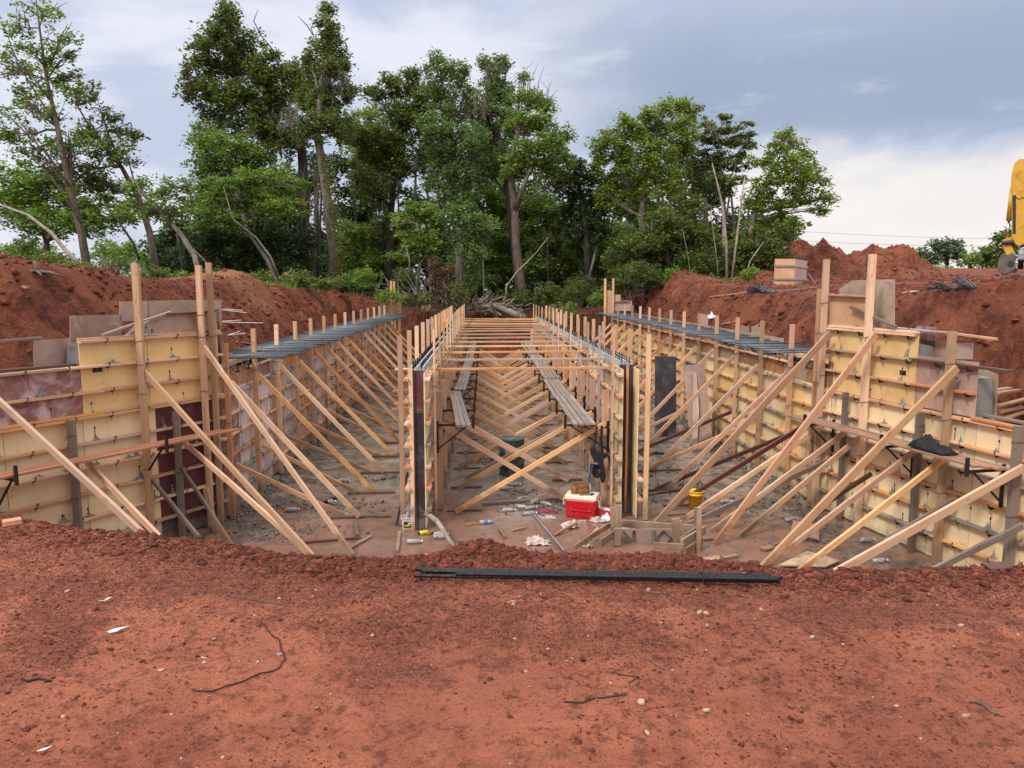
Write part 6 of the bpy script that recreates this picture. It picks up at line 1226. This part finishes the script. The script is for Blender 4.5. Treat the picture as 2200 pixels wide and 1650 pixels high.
# ground cover, weeds and shrubs on the crest
def shrub(px,py,rx,ry,Y,lf,label,dens=1.,lsz=.1,group='shrubs along the wood edge',leafy=1.,stems=8,fl=.8):
    b=at_y(px,py+ry,Y); g=gz(b.x,Y); t=thing('shrub',label,'shrub',(b.x,Y,g),group); k=Y/F; m=MB()
    for i in range(stems): m.tube([(b.x+random.uniform(-.3,.3)*rx*k,Y,g-.1),(b.x+random.uniform(-1,1)*rx*k,Y+random.uniform(-.4,.4),at_y(px,py-ry*random.uniform(.2,1),Y).z)],[.02,.006],4,cap=False)
    m.build('stems','bark_twig',t); C_=clumps([(px,py,rx,ry,0)],Y,dens,.24,lsz,fl,yd=.6,leafy=leafy*.5); V,Fq=leaves(C_,rng.uniform(.6,1.4,len(C_))*lsz); npmesh('foliage',V,Fq,lf,t)
sh=[(170,575,40,14,32,LO,'olive weeds between the left leaning trunks'),(215,585,34,12,31,'leaf_dead','brown dry brush on the left bank crest'),(290,592,30,12,31,LD,'dark weeds left of the lone tall upright'),(460,590,30,16,37,LD,'dark shrub behind the tall pair of uprights'),(500,600,26,12,38,LO,'dry weeds behind the sand heap top'),(330,590,45,20,33,LD,'dark weedy shrub on the left bank behind the lone upright'),(390,600,26,18,31,LM,'bright low shrub behind the left pair of uprights'),(250,570,50,22,35,LO,'olive brush under the leaning trees at left'),(120,560,60,20,36,LO,'olive brush at the foot of the tall feathery tree'),(60,530,50,22,44,LM,'pale green bush at the far left horizon'),(640,600,40,22,40,LO,'weedy shrub at the foot of the ivy-clad tree, left side'),(780,600,42,26,40,LM,'green shrub right of the ivy-clad trunk foot'),(560,600,34,18,41,LO,'low weeds behind the sand heap'),(835,635,34,16,40,LB,'bright green weeds behind the far left pair of uprights'),(870,600,34,30,43,LD,'dark shrub beside the bright weeds'),(950,600,30,38,42,'leaf_dead','brown withered shrub in front of the wood'),(980,630,26,26,42,LO,'olive dried shrub right of the brown one'),(935,570,16,26,42,'leaf_dead','brown dead-leaved top of a felled bush'),(1010,590,22,40,43,LBL,'grey-green bush at the picture centre'),(1180,630,40,28,43,LD,'dark shrub right of the forked trunk'),(1240,620,44,34,43,LD,'dark shrub in the dip of the wood edge'),(1215,670,36,22,42,LO,'olive weeds sloping into the pit at the back'),(1290,640,30,26,42,LM,'green shrub left of the far right uprights'),(1380,590,55,30,42,LD,'wide dark shrub behind the far right form'),(1450,600,45,24,42,LM,'mid green shrub at the right wood edge'),(1540,605,55,10,40,LM,'low bright grass strip at the right wood edge'),(1610,590,24,22,40,LB,'fresh green sapling shrub at the right end'),(1335,600,40,34,43,LD,'vine-draped shrub behind the far right uprights'),(1400,545,50,40,45,LO,'olive vines draped under the bright tree'),(900,640,40,14,42,LO,'low brush on the rim beyond the left bay'),(700,610,50,14,40,LO,'scattered weeds around the ivy-clad trunk foot'),(1095,640,50,20,44,LD,'dark low brush behind the cross boards')]
for i,a in enumerate(sh): shrub(*a,leafy=1.1 if a[5]!='leaf_dead' else .9,lsz=.11 if i!=20 else .08)
def grass():
    n=9000; x=np.concatenate([rng.uniform(-16,-3,5200),rng.uniform(6.5,20,3800)]); y=np.where(x<0,rng.uniform(33,46,n),rng.uniform(38,45,n)); keep=(pitd(x,y)>2.6)&((x<0)|(y>40+np.clip(x-11,0,5)))&(fbm(x*.7,y*.7,3)>-.08); x=x[keep];y=y[keep]; z=ground_z(x,y); m=len(x)
    h=rng.uniform(.08,.35,m); a=rng.uniform(0,6.28,m); w=.03; l=rng.uniform(-.12,.12,(m,2)); B=np.stack([x,y,z],1); dx=np.stack([np.cos(a)*w,np.sin(a)*w,0*a],1)
    T=B+np.stack([l[:,0],l[:,1],h],1); V=np.stack([B-dx,B+dx,T+dx*.3,T-dx*.3],1).reshape(-1,3); o=npmesh('grass',V,np.arange(m*4).reshape(-1,4),LM); o['kind']='stuff'; tag(o,'ragged green grass along the rim under the trees','grass')
grass()
# brush pile, log
m=MB()
for i in range(150):
    x=random.gauss(1040,34); y=random.gauss(662,7); L=random.uniform(12,46); a=random.gauss(.1,.5); P=[at_y(x,y,43.5+random.uniform(-.6,.6)),at_y(x+L*.5*math.cos(a),y-L*.5*math.sin(a)+random.uniform(-4,2),43.5+random.uniform(-.6,.6)),at_y(x+L*math.cos(a),y-L*math.sin(a),43.5+random.uniform(-.6,.6))]; m.tube(P,[random.uniform(.02,.05)]*2+[.012],4,cap=False)
o=m.build('brush_pile','bark_pale'); tag(o,'heap of bare pale branches at the back of the pit','brush pile')
o=MB().tube([at_y(1060,655,43),at_y(1095,670,42.6),at_y(1128,684,42.2)],[.12,.17,.2],9).build('fallen_log','bark_grey',smooth=True); tag(o,'grey log lying at the back of the pit right of the brush pile','log')
m=MB()
for i in range(90):
    x=random.uniform(840,990); y=random.gauss(632,12); L=random.uniform(14,60); a=random.gauss(2.3,.6); P=[at_y(x,y+8,42+random.uniform(-.6,.6)),at_y(x+L*.5*math.cos(a),y-L*.5*math.sin(a)*.8,42),at_y(x+L*math.cos(a),y-L*math.sin(a)*.8,42)]; m.tube(P,[.025,.018,.007],4,cap=False)
o=m.build('brush_pile','bark_grey'); tag(o,'grey leafless slash branches left of the brown shrub','brush pile')
for i,(x,y) in enumerate(((914,661),(921,659),(918,664),(908,661))):
    c=at_y(x,y,42); o=MB().tube([c,c+Vector((.15,.3,.05))],.11,9).build('cut_log','cut_wood'); tag(o,'%s orange-cut log chunk on the rim beyond the left bay'%ORD[i],'log','cut log chunks on the rim')
def stump(x,y):
    p=onground(x,y); m=MB().tube([p+Vector((0,0,-.1)),p+Vector((.02,0,.15)),p+Vector((-.03,0,.26))],[.07,.05,.03],8)
    for i in range(7): a=i*.9; m.tube([p+Vector((0,0,.05)),p+Vector((.3*math.cos(a),.3*math.sin(a),.02)),p+Vector((.5*math.cos(a),.5*math.sin(a),-.05))],[.04,.03,.015],5)
    tag(m.build('stump','bark_twig',smooth=True),'small torn stump with roots on the left bank','stump')
stump(78,588)
# far trees
for a in (('dense far dark tree left in the distant right row',120,[(1975,572,.3),(1975,545,.2)],[(1970,545,20,14),(1990,550,20,14),(1960,560,14,10),(2000,562,20,10)],'leaf_far'),('taller airy far tree in the distant right row',125,[(2035,572,.3),(2035,530,.2)],[(2020,530,20,16),(2045,522,20,14),(2060,530,14,12),(2040,545,28,16),(2015,555,20,12),(2065,555,18,14)],'leaf_far'),('low far tree right in the distant row',118,[(2085,572,.3),(2085,555,.2)],[(2080,556,20,12),(2100,562,14,10)],'leaf_mid'),('big far tree beside the excavator',95,[(2140,575,.3),(2140,540,.2)],[(2112,545,16,16),(2135,540,22,20),(2150,515,18,18),(2170,500,20,18),(2120,562,22,12),(2165,540,26,24),(2190,520,20,30),(2150,565,26,12)],'leaf_dark')):
    tree(a[0],a[1],a[2],a[3],a[4],'bark_dark',.8,1.0,.36,auto=2,group='far trees at the right horizon')
def farbush(px,py,rx,ry,Y,lf,label):
    C_=clumps([(px,py,rx,ry,0)],Y,1.2,.7,.3,.8,yd=1.,leafy=.8); V,Fq=leaves(C_,rng.uniform(.2,.4,len(C_))); t=thing('bush',label,'bush',at_y(px,py+ry,Y)); npmesh('foliage',V,Fq,lf,t)
farbush(2010,577,45,7,105,'leaf_lime','bright lime bush strip at the far right horizon'); farbush(1730,535,40,9,110,LM,'far green hedge behind the dirt mounds'); farbush(1720,548,30,8,70,LM,'green brush peeping over the first dirt mound')
farbush(60,545,70,22,80,'leaf_mid','far pale green woodland at the left horizon'); farbush(250,540,60,25,75,'leaf_mid','far green bushes between the leaning trunks'); farbush(350,560,50,24,70,LM,'far green bushes behind the pair of uprights')
farbush(2160,575,70,10,130,LM,'far hedge behind the excavator bucket')
